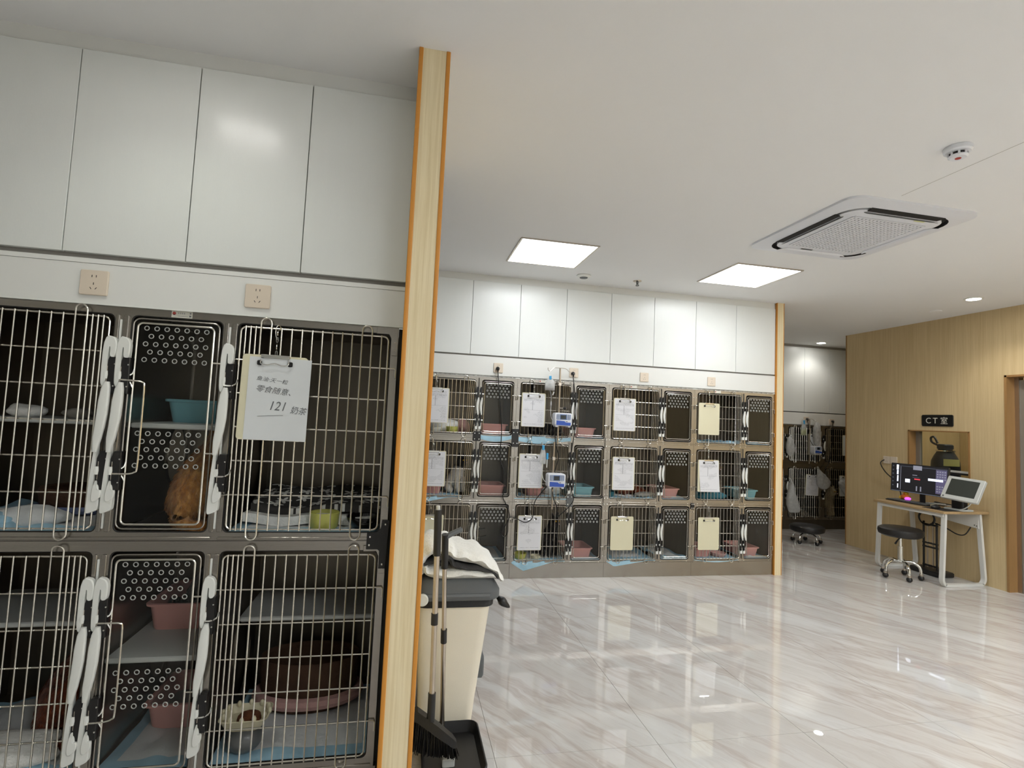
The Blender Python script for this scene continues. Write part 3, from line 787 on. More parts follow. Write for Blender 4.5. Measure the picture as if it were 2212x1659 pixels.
def latch(parent, x, y, ztop, h, w, side=1, far=False, mount=True):
    """vertical double-clip latch, white S-shaped grip between black brackets"""
    Z = lambda f: ztop - h * f
    d = .020 if not far else .016
    def sec(xc, yc, wx, wy, z): return [(a, b, z) for a, b in rrect(xc - wx / 2, xc + wx / 2, yc - wy / 2, yc + wy / 2, min(wx, wy) * .35, 3)]
    L = []
    if far: prof = [(.25, .30, .0, .3), (.31, .2, .0, .6), (.36, .08, .0, .8), (.44, -.02, .002, .85), (.52, .05, .004, .8), (.59, .2, .004, .6), (.66, .3, .002, .3)]
    else: prof = [(.27, .05, .0, .3), (.31, .0, .0, .6), (.38, -.02, -.003, .72), (.45, -.02, -.006, .72), (.52, -.10, -.006, .66), (.58, -.22, -.004, .60), (.63, -.32, 0, .42), (.66, -.34, .0, .3)]
    grip = mb().loft([sec(x + side * w * b, y - d - .006 + c, w * e, .016, Z(a)) for a, b, c, e in prof]).build('latch_grip', M['white_plastic'], parent)
    for n_, (a0, a1) in enumerate(((.0, .31), (.62, .92)) if far else ((.128, .334), (.655, .87))):
        zz0, zz1 = Z(a1), Z(a0); ww = w * (.85 if far else .72)
        xc = x + side * w * (.12 if not far else -.05)
        poly = [(xc - ww / 2, zz0 + (zz1 - zz0) * .25), (xc - ww * .2, zz0), (xc + ww / 2, zz0), (xc + ww / 2, zz1), (xc - ww * .2, zz1), (xc - ww / 2, zz1 - (zz1 - zz0) * .2)]
        br = mb().prism(poly, 'xz', y - d, y + .001, .002).build('bracket', M['black_plastic'], grip)
        zc = (zz0 + zz1) / 2
        mb().lathe((xc - ww * .45, y - d * .9, zc), [(w * .17, -h * .022), (w * .2, 0), (w * .17, h * .022)], 10).build('pivot', M['white_plastic'], grip)
        if not far:
            mb().lathe((xc - ww * .3, y - d * .8, zc), [(w * .1, -h * .05), (w * .1, h * .05)], 8).build('pivot_pin', M['alu'], grip)
            for s_ in (.3, -.3):
                mb().ball((xc + ww * .38, y - d, zc + s_ * (zz1 - zz0)), .003, .002, .003, 8, 5).build('screw', M['chrome'], grip)
    if far:
        mb().prism([(x - w * .5, Z(1.0)), (x + w * .35, Z(1.0)), (x + w * .4, Z(.84)), (x + w * .1, Z(.84)), (x + w * .05, Z(.93)), (x - w * .5, Z(.93))], 'xz', y - d, y - d * .2, .0015).build('end_hook', M['white_plastic'], grip)
    else:
        sx = lambda q: x + side * w * q
        # upper keeper: rounded loop with a slot
        for (f0, f1, s0, s1, k0, k1) in ((0.0, .29, -.45, .45, 0, .30), (.63, 1.0, -.62, .2, .62, 1.0)):
            pass
        up_ = [(sx(-.50), Z(.005)), (sx(.45), Z(.02)), (sx(.45), Z(.13)), (sx(.05), Z(.13)), (sx(.05), Z(.07)), (sx(-.08), Z(.07)), (sx(-.14), Z(.29)), (sx(-.36), Z(.30)), (sx(-.52), Z(.27))]
        mb().prism(chaikin(up_), 'xz', y - d * 1.25, y - .004, .003).build('upper_keeper', M['white_plastic'], grip)
        lo_ = [(sx(-.45), Z(.63)), (sx(-.34), Z(.60)), (sx(-.24), Z(.62)), (sx(-.30), Z(.86)), (sx(-.12), Z(.83)), (sx(.12), Z(.85)), (sx(.2), Z(.97)), (sx(-.05), Z(.985)), (sx(-.58), Z(1.0)), (sx(-.66), Z(.98)), (sx(-.60), Z(.8))]
        mb().prism(chaikin(lo_), 'xz', y - d * 1.25, y - .004, .002).build('lower_keeper', M['white_plastic'], grip)
        tip = [(sx(-.30), Z(.88)), (sx(-.05), Z(.80)), (sx(.02), Z(.87)), (sx(.35), Z(.865)), (sx(.34), Z(.905)), (sx(.0), Z(.93)), (sx(-.26), Z(.93))]
        mb().prism(chaikin(tip), 'xz', y - d * 1.6, y - d * 1.1, .002).build('grip_toe', M['white_plastic'], grip)
    return grip

def side_panel_hole(parent, x, y0, y1, z0, z1, yc, zc, r, world=False, mt='steel_in'):
    n = 5
    hole = []
    for c in range(4):
        a0 = -PI / 2 + c * PI / 2
        for i in range(n):
            a = a0 + PI / 2 * i / (n - 1) * .999 if False else a0 + PI / 2 * (i / (n - 1))
            hole.append((yc + r * math.cos(a) * .8, zc + r * 1.15 * math.sin(a)))
    m = mb().plate_hole(y0, y1, z0, z1, hole, 0, .006)
    m.xf(lambda p: Vector((x + p.y, p.x, p.z)))
    return m.build('partition', M[mt], parent, world=world)

def brackets(parent, pts, y, m='chrome', name='rivets', r=.004):
    q = mb()
    for x, z in pts: q.ball((x, y, z), r, r * .6, r, 8, 5)
    return stufftag(q.build(name, M[m], parent))

# ------------------------------------------------------------------ far bank: three tiers, four columns
UX = [.1015, .982, 1.8625, 2.743, -.779]
UW = .8805
TIERS = [(1.246, 1.79, 1.270, 1.735), (.669, 1.246, .722, 1.185), (.133, .669, .163, .640)]
FDEP = .60
protos = []
def far_cage(z0, z1, d0, d1):
    t = bpy.data.objects.new('steel_cage', None); COL.objects.link(t)
    a, b = d0 - z0, d1 - z0; hh = z1 - z0
    fr = mb()
    mid = .5335
    fr.plate_hole(.0008, mid, .0008, hh - .0008, rrect(.030, .506, a - .010, b + .012, .022, 4), 0, .016)
    fr.build('front_frame', M['steel'], t)
    fr = mb().plate_hole(mid, UW - .0008, .0008, hh - .0008, rrect(.558, .852, a - .010, b + .012, .022, 4), 0, .016)
    fr.build('front_frame', M['steel'], t)
    for (p0, p1) in ((.030, .506), (.558, .852)):
        mb().tube([(x, .004, z) for x, z in rrect(p0 + .001, p1 - .001, a - .009, b + .011, .022, 4)], .0035, 6, closed=True).build('gasket', M['gasket'], t)
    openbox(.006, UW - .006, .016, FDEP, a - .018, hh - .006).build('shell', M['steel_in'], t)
    # rails pressed into the sheet above and below the doors
    mb().rbox(.02, UW - .02, -.004, .002, hh - .016, hh - .006, .003, .001, 'xz', 2).build('rail', M['steel'], t)
    mb().rbox(.02, UW - .02, -.004, .002, .004, .014, .003, .001, 'xz', 2).build('rail', M['steel'], t)
    # upright channel between the two doors
    for xx in (.517, .541):
        mb().rbox(xx - .006, xx + .006, -.005, .001, .02, hh - .03, .003, .001, 'xz', 2).build('post', M['steel'], t)
    mb().box(.5255, .5325, -.001, .001, .03, hh - .03).build('slot', M['gasket'], t)
    # divider guide on the back wall
    mb().box(.272, .290, FDEP - .02, FDEP - .006, a, hh - .01).build('divider_guide', M['gasket'], t)
    mesh_door(t, .040, .500, a, b, -.010, 'R', 3, .0028, False)
    n = solid_door(t, .5655, .845, a + .002, b - .002, -.004, [((b - .030), .027)], False, .0085)
    lz = b - .056
    latch(t, .521, -.004, lz, .375, .026, 1, True)
    latch(t, .553, -.004, lz, .375, .026, 1, True)
    for zz in (b - .117, a + .115):
        mb().tube([(.838, -.008, zz), (.868, -.008, zz), (.872, -.008, zz - .006), (.872, -.008, zz - .04)], .0026, 6).build('hinge_pin', M['wire'], t)
        mb().tube([(.538, -.012, zz), (.575, -.012, zz)], .0034, 6).build('latch_pin', M['chrome'], t)
    brackets(t, [(.012, b - .04), (.012, a + .03), (UW - .014, b - .04), (UW - .014, a + .03), (.50, hh - .012), (.56, hh - .012), (.05, hh - .012), (.83, hh - .012), (.50, .008), (.56, .008), (.05, .008), (.83, .008)], -.003, r=.0042)
    return t
COLW = ['first', 'second', 'third', 'fourth', 'hidden leftmost']
ROWW = ['top', 'middle', 'bottom']
CAGES = {}
for ti, T in enumerate(TIERS):
    pr = far_cage(*T)
    for ci, ux in enumerate(UX):
        o = pr if ci == 0 else copy_tree(pr)
        o.location = (ux, YF, T[0])
        tag(o, 'stainless two-door cage, %s row, %s column of the far wall' % (ROWW[ti], COLW[ci]), 'cage', 'far wall cages')
        CAGES[(ci, ti)] = o
pl = None
for ci, ux in enumerate(UX):
    t = thing('cage_plinth', (ux, YF, 0), 'plain steel plinth under the %s column of far cages' % COLW[ci], 'plinth', 'far plinths')
    if pl is None: pl = mb().box(.0008, UW - .0008, 0, FDEP, .001, .132).build('kick_plate', M['steel'], t); 
    else: c_ = pl.copy(); COL.objects.link(c_); c_.parent = t
    for xx in (.04, .53):
        mb().rbox(xx - .022, xx + .022, -.003, .001, .118, .136, .004, .001, 'xz', 2).build('joint_plate', M['steel'], t)
# black and steel joining plates between far cages
def joint_plate(x, z, w, h, mt, label, tilt=0):
    t = thing('joining_plate', (x, YF - .001, z), label, 'bracket', 'joining plates')
    poly = rrect(-w / 2, w / 2, -h / 2, h / 2, .008, 3)
    mb().prism(poly, 'xz', -.010, 0, .001).build('plate', M[mt], t)
    for sx in (-1, 1):
        for sz in (-1, 1): mb().ball((sx * w * .28, -.010, sz * h * .3), .0055, .003, .0055, 8, 5).build('screw', M['chrome'], t)
joint_plate(.634, 1.243, .070, .085, 'black_plastic', 'black four-screw plate between upper cages by the near partition')
joint_plate(.982, 1.240, .060, .16, 'black_plastic', 'large black joining plate left of the black cat')
joint_plate(1.513, .690, .060, .11, 'bowl_grey', 'dark grey joining plate below the second infusion pump')
joint_plate(1.862, 1.225, .050, .10, 'steel', 'steel joining plate between second and third far columns, upper')
joint_plate(1.862, .69, .050, .09, 'steel', 'steel joining plate between second and third far columns, lower')
joint_plate(2.743, .655, .034, .06, 'black_plastic', 'small dark plate between third and fourth far columns')

# ------------------------------------------------------------------ near bank
NB = YN + .010
def near_cage(x0, x1, z0, z1, d0, d1, has_solid, label, mlatch, mdoor, sdoor=None):
    t = thing('steel_cage', ((x0 + x1) / 2, NB, z0), label, 'cage', 'near cages')
    B = lambda m, n, mt, **k: m.build(n, M[mt], t, world=True, **k)
    Y = NB
    oz0, oz1 = d0 - .014, d1 + .014
    if has_solid:
        xm = (mdoor[1] + sdoor[0]) / 2
        B(mb().plate_hole(x0, xm, z0, z1, rrect(mdoor[0] - .014, mdoor[1] + .012, oz0, oz1, .02, 4), Y, Y + .02), 'front_frame', 'steel')
        B(mb().plate_hole(xm, x1, z0, z1, rrect(sdoor[0] - .008, sdoor[1] + .010, oz0, oz1, .02, 4), Y, Y + .02), 'front_frame', 'steel')
        ops = [(mdoor[0] - .014, mdoor[1] + .012), (sdoor[0] - .008, sdoor[1] + .010)]
    else:
        B(mb().plate_hole(x0, x1, z0, z1, rrect(mdoor[0] - .015, mdoor[1] + .010, oz0, oz1, .02, 4), Y, Y + .02), 'front_frame', 'steel')
        ops = [(mdoor[0] - .015, mdoor[1] + .010)]
    for a, b in ops:
        B(mb().tube([(x, Y + .004, z) for x, z in rrect(a + .001, b - .001, oz0 + .001, oz1 - .001, .02, 4)], .003, 6, closed=True), 'gasket', 'gasket')
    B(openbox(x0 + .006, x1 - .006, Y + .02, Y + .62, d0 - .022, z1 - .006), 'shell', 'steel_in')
    B(mb().rbox(x0 + .01, x1 - .01, Y - .004, Y + .002, z0 + .004, z0 + .012, .003, .001, 'xz', 2), 'rail', 'steel')
    return t
# parts are built in world coordinates under the empty: shift the door builders with a small adapter
class Shift:
    def __init__(s, t): s.t = t
def in_world(fn, t, *a, **k):
    """run a builder that emits local parts, then move its top part so that world coordinates hold"""
    before = set(t.children)
    fn(t, *a, **k)
    for c in t.children:
        if c not in before: c.location = -t.location
NC = {}
MA = (-1.533, -1.0155); SA = (-.945, -.667); MBD = (-.5955, -.077)
for nm, z0, z1, d0, d1 in (('upper', .937, 1.755, .978, 1.700), ('lower', .128, .935, .174, .887)):
    row = 'upper' if nm == 'upper' else 'lower'
    a = near_cage(-1.585, -.6335, z0, z1, d0, d1, True, 'large %s steel cage on the left with wire and clear doors' % row, 'R', MA, SA)
    b = near_cage(-.6335, -.041, z0, z1, d0, d1, False, 'large %s steel cage with one wire door beside the near partition' % row, 'L', MBD)
    NC['A' + nm], NC['B' + nm] = a, b
    yd = NB - .008
    in_world(mesh_door, a, MA[0], MA[1], d0, d1, yd, 'R', 5, .0027, True)
    in_world(mesh_door, b, MBD[0], MBD[1], d0, d1, yd, 'L', 5, .0027, True)
    g2 = 1.303 - .978 + d0
    in_world(solid_door, a, SA[0], SA[1], d0 - .002, d1 + .004, NB - .002, [(d1 - .030, .0277), (g2, .0277)], True, .0092)
    # post channels with white slide strips
    for t, xx in ((a, -.980), (b, -.630)):
        m = mb().rbox(xx - .020, xx - .009, NB - .006, NB + .001, z0 + .03, z1 - .045, .003, .001, 'xz', 2); m.build('post', M['steel'], t, world=True)
        m = mb().rbox(xx + .004, xx + .020, NB - .006, NB + .001, z0 + .03, z1 - .045, .003, .001, 'xz', 2); m.build('post', M['steel'], t, world=True)
        m = mb().rbox(xx - .008, xx - .001, NB - .003, NB + .001, z0 + .04, z1 - .06, .002, .0008, 'xz', 2); m.build('slide_strip', M['white_plastic'], t, world=True)
    lz = d1 - .060
    in_world(latch, a, -.998, NB - .004, lz, .61, .044)
    in_world(latch, a, -.957, NB - .004, lz, .61, .044)
    in_world(latch, b, -.628, NB - .004, lz, .61, .044)
    # hooked rods of the clear door
    r1, r2 = lz - .155, lz - .475
    m = mb().tube(smoothpath([(-.962, NB - .024, r1), (-.915, NB - .020, r1 - .002), (-.895, NB - .016, r1 - .006), (-.889, NB - .014, r1 - .024), (-.889, NB - .012, (r1 + r2) / 2), (-.889, NB - .014, r2 + .024), (-.895, NB - .016, r2 + .006), (-.915, NB - .020, r2), (-.962, NB - .024, r2)], 3), .0030, 6)
    m.build('latch_rod', M['wire'], a, world=True)
    for zz in (r1 + .01, r2 + .01):
        mb().tube(smoothpath([(-.928, NB - .006, zz + .03), (-.932, NB - .010, zz + .012), (-.946, NB - .018, zz), (-.936, NB - .008, zz - .02), (-.928, NB - .006, zz - .036)], 4), .0036, 6).build('rod_crank', M['chrome'], a, world=True)
        mb().tube([(-.686, NB - .006, zz + .065), (-.655, NB - .006, zz + .065)], .003, 6).build('hinge_pin', M['wire'], a, world=True)
        mb().tube(smoothpath([(-.635, NB - .026, zz - .012), (-.612, NB - .022, zz - .012), (-.598, NB - .014, zz - .004), (-.5955, NB - .010, zz + .012)], 4), .003, 6).build('latch_rod', M['chrome'], b, world=True)
    # hole partition on the left of cage b and inner partition of cage a
    side_panel_hole(b, -.612, NB + .024, NB + .60, d0 - .016, z1 - .012, 2.44, d0 + .215, .15, world=True)
    side_panel_hole(a, -.9620, NB + .026, NB + .60, d0 - .016, z1 - .012, 2.54, d0 + .215, .11, world=True, mt='steel')
    brackets(b, [(-.052 - NC['B' + nm].location.x, d1 - .02 - NC['B' + nm].location.z), (-.052 - NC['B' + nm].location.x, d1 - .05 - NC['B' + nm].location.z)], -.002, 'alu', 'rivets', .005)
    mb().prism([(-.122, z1 - .016), (-.042, z1 - .016), (-.042, d1 - .07), (-.062, d1 - .07), (-.064, d1 - .01), (-.075, d1 + .012), (-.122, d1 + .012)], 'xz', NB - .004, NB, .001).build('corner_plate', M['steel'], b, world=True)
    # shelves
sh = [('Aupper', -1.575, -.99, NB + .22, NB + .59, 1.335), ('Aupper', -.953, -.645, NB + .05, NB + .59, 1.337), ('Alower', -1.575, -.99, NB + .20, NB + .59, .600), ('Alower', -.953, -.645, NB + .02, NB + .59, .536), ('Blower', -.60, -.05, NB + .26, NB + .59, .575)]
for k, x0, x1, y0, y1, z in sh:
    mb().rbox(x0, x1, y0, y1, z - .018, z, .012, .004, 'xy').build('shelf', M['lcd_body'], NC[k], world=True)
# black joining plate on the right upright
t = thing('joining_plate', (-.07, NB - .004, .937), 'black corner plate joining upper and lower near cages beside the partition', 'bracket', 'joining plates')
mb().prism([(-.060, 1.012), (-.034, 1.012), (-.040, .836), (-.064, .836), (-.064, .900), (-.072, .906), (-.112, .906), (-.112, .968), (-.075, .970), (-.062, .985)], 'xz', NB - .010, NB - .001, .0015).build('plate', M['black_plastic'], t, world=True)
for x, z in ((-.047, .998), (-.100, .952), (-.102, .922), (-.052, .852)): mb().ball((x, NB - .010, z), .0042, .003, .0042, 8, 5).build('screw', M['chrome'], t, world=True)
t = thing('cage_plinth', (-.8, NB, 0), 'steel plinth under the near cages', 'plinth')
mb().box(-1.585, -.033, NB + .004, NB + .6, 0, .127).build('kick_plate', M['steel'], t, world=True)
filler('gap_shade', -.0405, -.0238, NB + .03, .0, 1.7385, 'gasket', .3)  # added dark box standing in for the shade between cage and partition
# more of the near bank beyond the left edge of the picture
t = thing('steel_cage', (-2.0, NB, .128), 'steel cage end beyond the left edge of the near row', 'cage', 'near cages')
openbox(-2.33, -1.59, NB, NB + .62, .128, 1.755, .006).build('shell', M['steel_in'], t, world=True)
# sticker on the near top rail
t = thing('maker_sticker', (-.7955, NB - .001, 1.727), 'small white maker sticker on the near cage rail', 'sticker')
mb().box(-.829, -.762, NB - .0015, NB, 1.7155, 1.7395).build('label', M['sticker'], t, world=True)
mb().lathe((-.8205, NB - .0015, 1.7300), [(.0058, 0), (.0058, .0004)], 14, 'y').build('emblem', M['red_ink'], t, world=True)
mb().prism([(-.826, 1.727), (-.8175, 1.7265), (-.8170, 1.7245), (-.8225, 1.7245)], 'xz', NB - .0022, NB - .0015).build('emblem_stripe', M['dark'], t, world=True)
for k in range(4):
    x = -.8085 + k * .0063
    q = mb(); q.box(x, x + .0042, NB - .0022, NB - .0015, 1.7325, 1.7332); q.box(x + .0017, x + .0024, NB - .0021, NB - .0015, 1.7285, 1.7345); q.box(x, x + .0042, NB - .002, NB - .0015, 1.7295, 1.7302)
    q.build('glyph', M['ink'], t, world=True)
mb().box(-.809, -.776, NB - .0022, NB - .0015, 1.7205, 1.7215).build('print_line', M['ink'], t, world=True)
mb().box(-.7705, -.7655, NB - .0022, NB - .0015, 1.730, 1.735).build('print_block', M['ink'], t, world=True)
mb().box(-.7715, -.7655, NB - .0022, NB - .0015, 1.7195, 1.7255).build('print_block', M['ink'], t, world=True)
for x, l in ((.21, 'small white sticker on the first far cage rail'), (1.215, 'small white sticker behind the blood bag on the far rail'), (2.105, 'small white sticker over the third far wire door'), (2.985, 'small white sticker over the fourth far wire door')):
    t = thing('maker_sticker', (x, YF - .001, 1.757), l, 'sticker', 'far stickers')
    mb().box(x - .034, x + .034, YF - .0055, YF - .0045, 1.749, 1.773).build('label', M['sticker'], t, world=True)
    mb().box(x - .029, x - .019, YF - .006, YF - .0055, 1.757, 1.768).build('emblem', M['red_ink'], t, world=True)
# ================================================================== text helper
def text_part(body, size, mt, parent, fn, name='lettering', extrude=0.0, shear=0.0, width=None, align='LEFT'):
    c = bpy.data.curves.new(name, 'FONT'); c.body = body; c.size = size; c.extrude = extrude; c.shear = shear; c.align_x = align; c.resolution_u = 3
    o = bpy.data.objects.new(name, c); COL.objects.link(o)
    dg = bpy.context.evaluated_depsgraph_get()
    me = bpy.data.meshes.new_from_object(o.evaluated_get(dg))
    bpy.data.objects.remove(o, do_unlink=True)
    xs = [v.co.x for v in me.vertices]
    k = (width / (max(xs) - min(xs))) if width else 1
    for v in me.vertices: v.co = fn(Vector((v.co.x * k, v.co.y, v.co.z)))
    me.materials.clear(); me.materials.append(mt)
    ob = bpy.data.objects.new(name, me); COL.objects.link(ob); ob.parent = parent
    return ob

# ================================================================== clipboards
def clipboard(x, z, y, label, paper=None, group='clipboards on the far cages', tilt=0.0, pad=None, chain=.10, hang=None, paper_w=.206, paper_off=(0, 0), ptilt=0.0):
    """x,z = centre of the top edge; y = plane of the back of the board"""
    t = thing('clipboard', (x, y, z), label, 'clipboard', group)
    w, h = .222, .306
    bd = mb().rbox(-w / 2, w / 2, -.004, 0, -h, 0, .012, .001, 'xz', 4).build('board', M['board'], t)
    if paper is not None:
        ph = .297
        ppr = mb().sheet(4, 10, lambda u, v: (-paper_w / 2 + paper_w * u + (1 - v) * ptilt, -.0052 - .0006 * math.sin(v * 3) - max(0, .55 - v) * abs(ptilt) * .9, -ph / 2 + ph * v))
        vs = list(ppr.v); nb = len(vs)
        ppr.v += [(a, b + .0007, c) for a, b, c in vs]; ppr.f += [tuple(nb + q for q in reversed(f)) for f in ppr.f[:40]]; ppr.m += [0] * 40
        o = ppr.build('paper', paper, t); o.location = (paper_off[0], 0, -.006 - ph / 2 + paper_off[1])
    cz = -.010
    cl = mb().rbox(-.050, .050, -.010, -.004, cz - .002, cz + .012, .004, .002, 'xz', 3).build('clip', M['chrome'], t)
    for s in (-1, 1): mb().rbox(s * .052 - .008, s * .052 + .008, -.013, -.004, cz - .028, cz - .010, .005, .002, 'xz', 3).build('grip_pad', M['black_plastic'], cl)
    mb().tube(smoothpath([(-.046, -.012, cz - .006), (-.046, -.016, cz - .022), (-.025, -.016, cz - .026), (0, -.016, cz - .020), (.025, -.016, cz - .026), (.046, -.016, cz - .022), (.046, -.012, cz - .006)], 4), .0022, 6).build('spring_wire', M['chrome'], cl)
    # short chain with a snap hook
    L = chain
    k = 0; z0 = .0; x0 = 0.0; nlink = max(2, int(L / .022))
    for k in range(nlink):
        zc = z0 + .008 + k * L / nlink * .95
        m = mb(); pts = []
        for q in range(10):
            a = 2 * PI * q / 10
            pts.append((.0035 * math.cos(a), 0, .010 * math.sin(a)) if k % 2 == 0 else (0, .0035 * math.cos(a), .010 * math.sin(a)))
        m.tube([(p[0] + x0, p[1] - .004, p[2] + zc) for p in pts], .0014, 5, closed=True).build('chain_link', M['chrome'], t)
    m = mb().tube(smoothpath([(0, -.006, L * .55), (-.006, -.006, L * .7), (-.007, -.006, L * .95), (0, -.004, L * 1.06), (.006, .004, L), (.003, .004, L * .9)], 4), .0018, 6)
    m.build('snap_hook', M['chrome'], t)
    t.rotation_euler = (0, tilt, 0)
    return t
PF = [paper_mat('printed_form_%d' % i, i + 1, d) for i, d in enumerate((.3, .5, .45, .35, .4, .6))]
YC = YF - .0185
clipboard(.262, 1.652, YC, 'clipboard with a printed form, top row nearest the partition', PF[0])
clipboard(.262, 1.104, YC, 'clipboard with a printed form in front of the black and white cat', PF[1])
clipboard(.268, .556, YC, 'bare cream clipboard half hidden behind the broom handle')
clipboard(1.135, 1.652, YC, 'clipboard with a printed form left of the upper infusion pump', PF[0])
clipboard(1.133, 1.104, YC, 'clipboard with a crowded form left of the lower infusion pump', PF[5])
clipboard(1.147, .557, YC, 'clipboard with a form on the bottom row, black cord across it', PF[3])
clipboard(2.015, 1.649, YC, 'clipboard with a nearly blank white sheet, top row third column', PF[4])
clipboard(2.021, 1.102, YC, 'clipboard with a grey printed form, middle row third column', PF[1])
clipboard(2.024, .555, YC, 'bare cream clipboard, bottom row third column')
clipboard(2.888, 1.647, YC, 'bare cream clipboard, top row fourth column')
clipboard(2.893, 1.100, YC, 'clipboard with a curling loose sheet, middle row fourth column', PF[2], ptilt=.016)
clipboard(2.907, .553, YC, 'bare cream clipboard, bottom row fourth column')
# the near clipboard with the hand-written note
t = clipboard(-.4685, 1.600, NB - .019, 'cream clipboard with a handwritten pencil note on the near wire door', M['paper_plain'], 'near clipboard', chain=.105, paper_w=.211, paper_off=(.019, -.002), tilt=.012)
px0, pz0 = .019 - .1055, -.008     # paper top-left in board coordinates
def wr_(x, z, rot, sz=1.0):
    def f(p):
        a = math.cos(rot); b = math.sin(rot)
        return Vector((px0 + x + p.x * a - p.y * b, -.0068, pz0 + z + p.x * b + p.y * a))
    return f
text_part('鱼油·天一粒', .0175, M['ink'], t, wr_(.027, -.082, -.10), 'note_line', shear=.25, width=.108)
text_part('零食随意、', .026, M['ink'], t, wr_(.027, -.121, -.10), 'note_line', shear=.25, width=.118)
text_part('121', .046, M['ink'], t, wr_(.074, -.188, -.03), 'note_line', shear=.25, width=.052)
text_part('奶茶', .029, M['ink'], t, wr_(.150, -.194, -.10), 'note_line', shear=.2, width=.056)
mb().tube([(px0 + .042, -.0068, pz0 - .213), (px0 + .08, -.0068, pz0 - .209), (px0 + .128, -.0068, pz0 - .206)], .0007, 5).build('note_underline', M['ink'], t)

# ================================================================== trays, pads, bowls, bedding
def tray(x0, x1, y0, y1, z, h, mt, label, group='litter trays'):
    t = thing('litter_tray', ((x0 + x1) / 2, (y0 + y1) / 2, z), label, 'tray', group)
    R = lambda i, zz, r=.03: [(a, b, zz) for a, b in rrect(x0 + i, x1 - i, y0 + i, y1 - i, r, 4)]
    b = mb().loft([R(.020, z, .025), R(.017, z + .004), R(.004, z + h - .012), R(-.006, z + h - .010), R(-.007, z + h - .002), R(-.004, z + h), R(.004, z + h), R(.010, z + h - .006), R(.022, z + .008)], True, True)
    b.build('basin', M[mt], t, world=True)
    mb().rbox(x0 + .024, x1 - .024, y0 + .024, y1 - .024, z + .009, z + .03, .02, .004, 'xy').build('litter', M['greyfelt'], t, world=True)
    return t
def pad(x0, x1, yf, depth, z, over, label, seed=1, drop=lambda u: .04, wav=.004, cat='pad', group='blue absorbent pads', border=.14, out=.011):
    t = thing('absorbent_pad', ((x0 + x1) / 2, yf + depth / 2, z), label, cat, group)
    rnd = random.Random(seed); ph = [rnd.uniform(0, 6.28) for _ in range(6)]
    nx, ny = 22, 18
    def f(u, v):
        d = drop(u) if over else 0.0
        s = v * (depth + d) - d                      # <0 hanging over the sill
        wv = wav * (math.sin(u * 9 + ph[0]) + math.sin(u * 17 + v * 5 + ph[1]) * .6 + math.sin(v * 11 + ph[2]) * .7)
        x = x0 + (x1 - x0) * u + .004 * math.sin(v * 7 + ph[3])
        if s < 0: return (x, yf - out - .3 * abs(wv), z + s + .004)
        bl = min(1, s / .03)
        return (x, yf + s, z + .004 + abs(wv) * bl)
    m = mb().sheet(nx, ny, f, .0025)
    m.m = []
    for j in range(ny):
        for i in range(nx):
            m.m.append(1 if (i < nx * border or i >= nx * (1 - border) or j < ny * border or j >= ny * (1 - border)) else 0)
    m.m += [1] * (len(m.f) - len(m.m))
    m.build('sheet', [M['pad_white'], M['pad_blue']], t, world=True, smooth=60)
    return t
def bowl(x, y, z, r, h, mt, label, wall=.006, foot=.75, group='food bowls'):
    t = thing('food_bowl', (x, y, z), label, 'bowl', group)
    mb().lathe((0, 0, 0), [(r * foot, 0), (r * (foot + .12), h * .15), (r * .96, h * .7), (r, h * .96), (r - wall * .5, h), (r - wall, h * .95), (r * .85, h * .5), (r * .6, h * .18), (.001, h * .15)], 28).build('dish', M[mt], t)
    return t
def lump(name, x, y, z, sx, sy, sz, mt, label, cat, seed=0, rough=.12, sub=2, group=None):
    """soft folded heap resting at z"""
    rnd = random.Random(seed); bm = bmesh.new(); bmesh.ops.create_icosphere(bm, subdivisions=3, radius=1)
    k = [(Vector((rnd.uniform(-1, 1), rnd.uniform(-1, 1), rnd.uniform(-1, 1))).normalized(), rnd.uniform(2, 6), rnd.uniform(0, 6)) for _ in range(7)]
    vs = []
    for v in bm.verts:
        n = v.co.normalized(); r = 1 + sum(rough * .4 * math.sin(d.dot(n) * f + p) for d, f, p in k)
        q = n * r; q.z = max(q.z, -.75)
        vs.append((q.x * sx, q.y * sy, (q.z + .75) / 1.75 * sz))
    m = mb().add(vs, [tuple(v.index for v in f.verts) for f in bm.faces]); bm.free()
    o = m.build(name, M[mt], None, smooth=80); o.location = (x, y, z)
    return tag(o, label, cat, group)

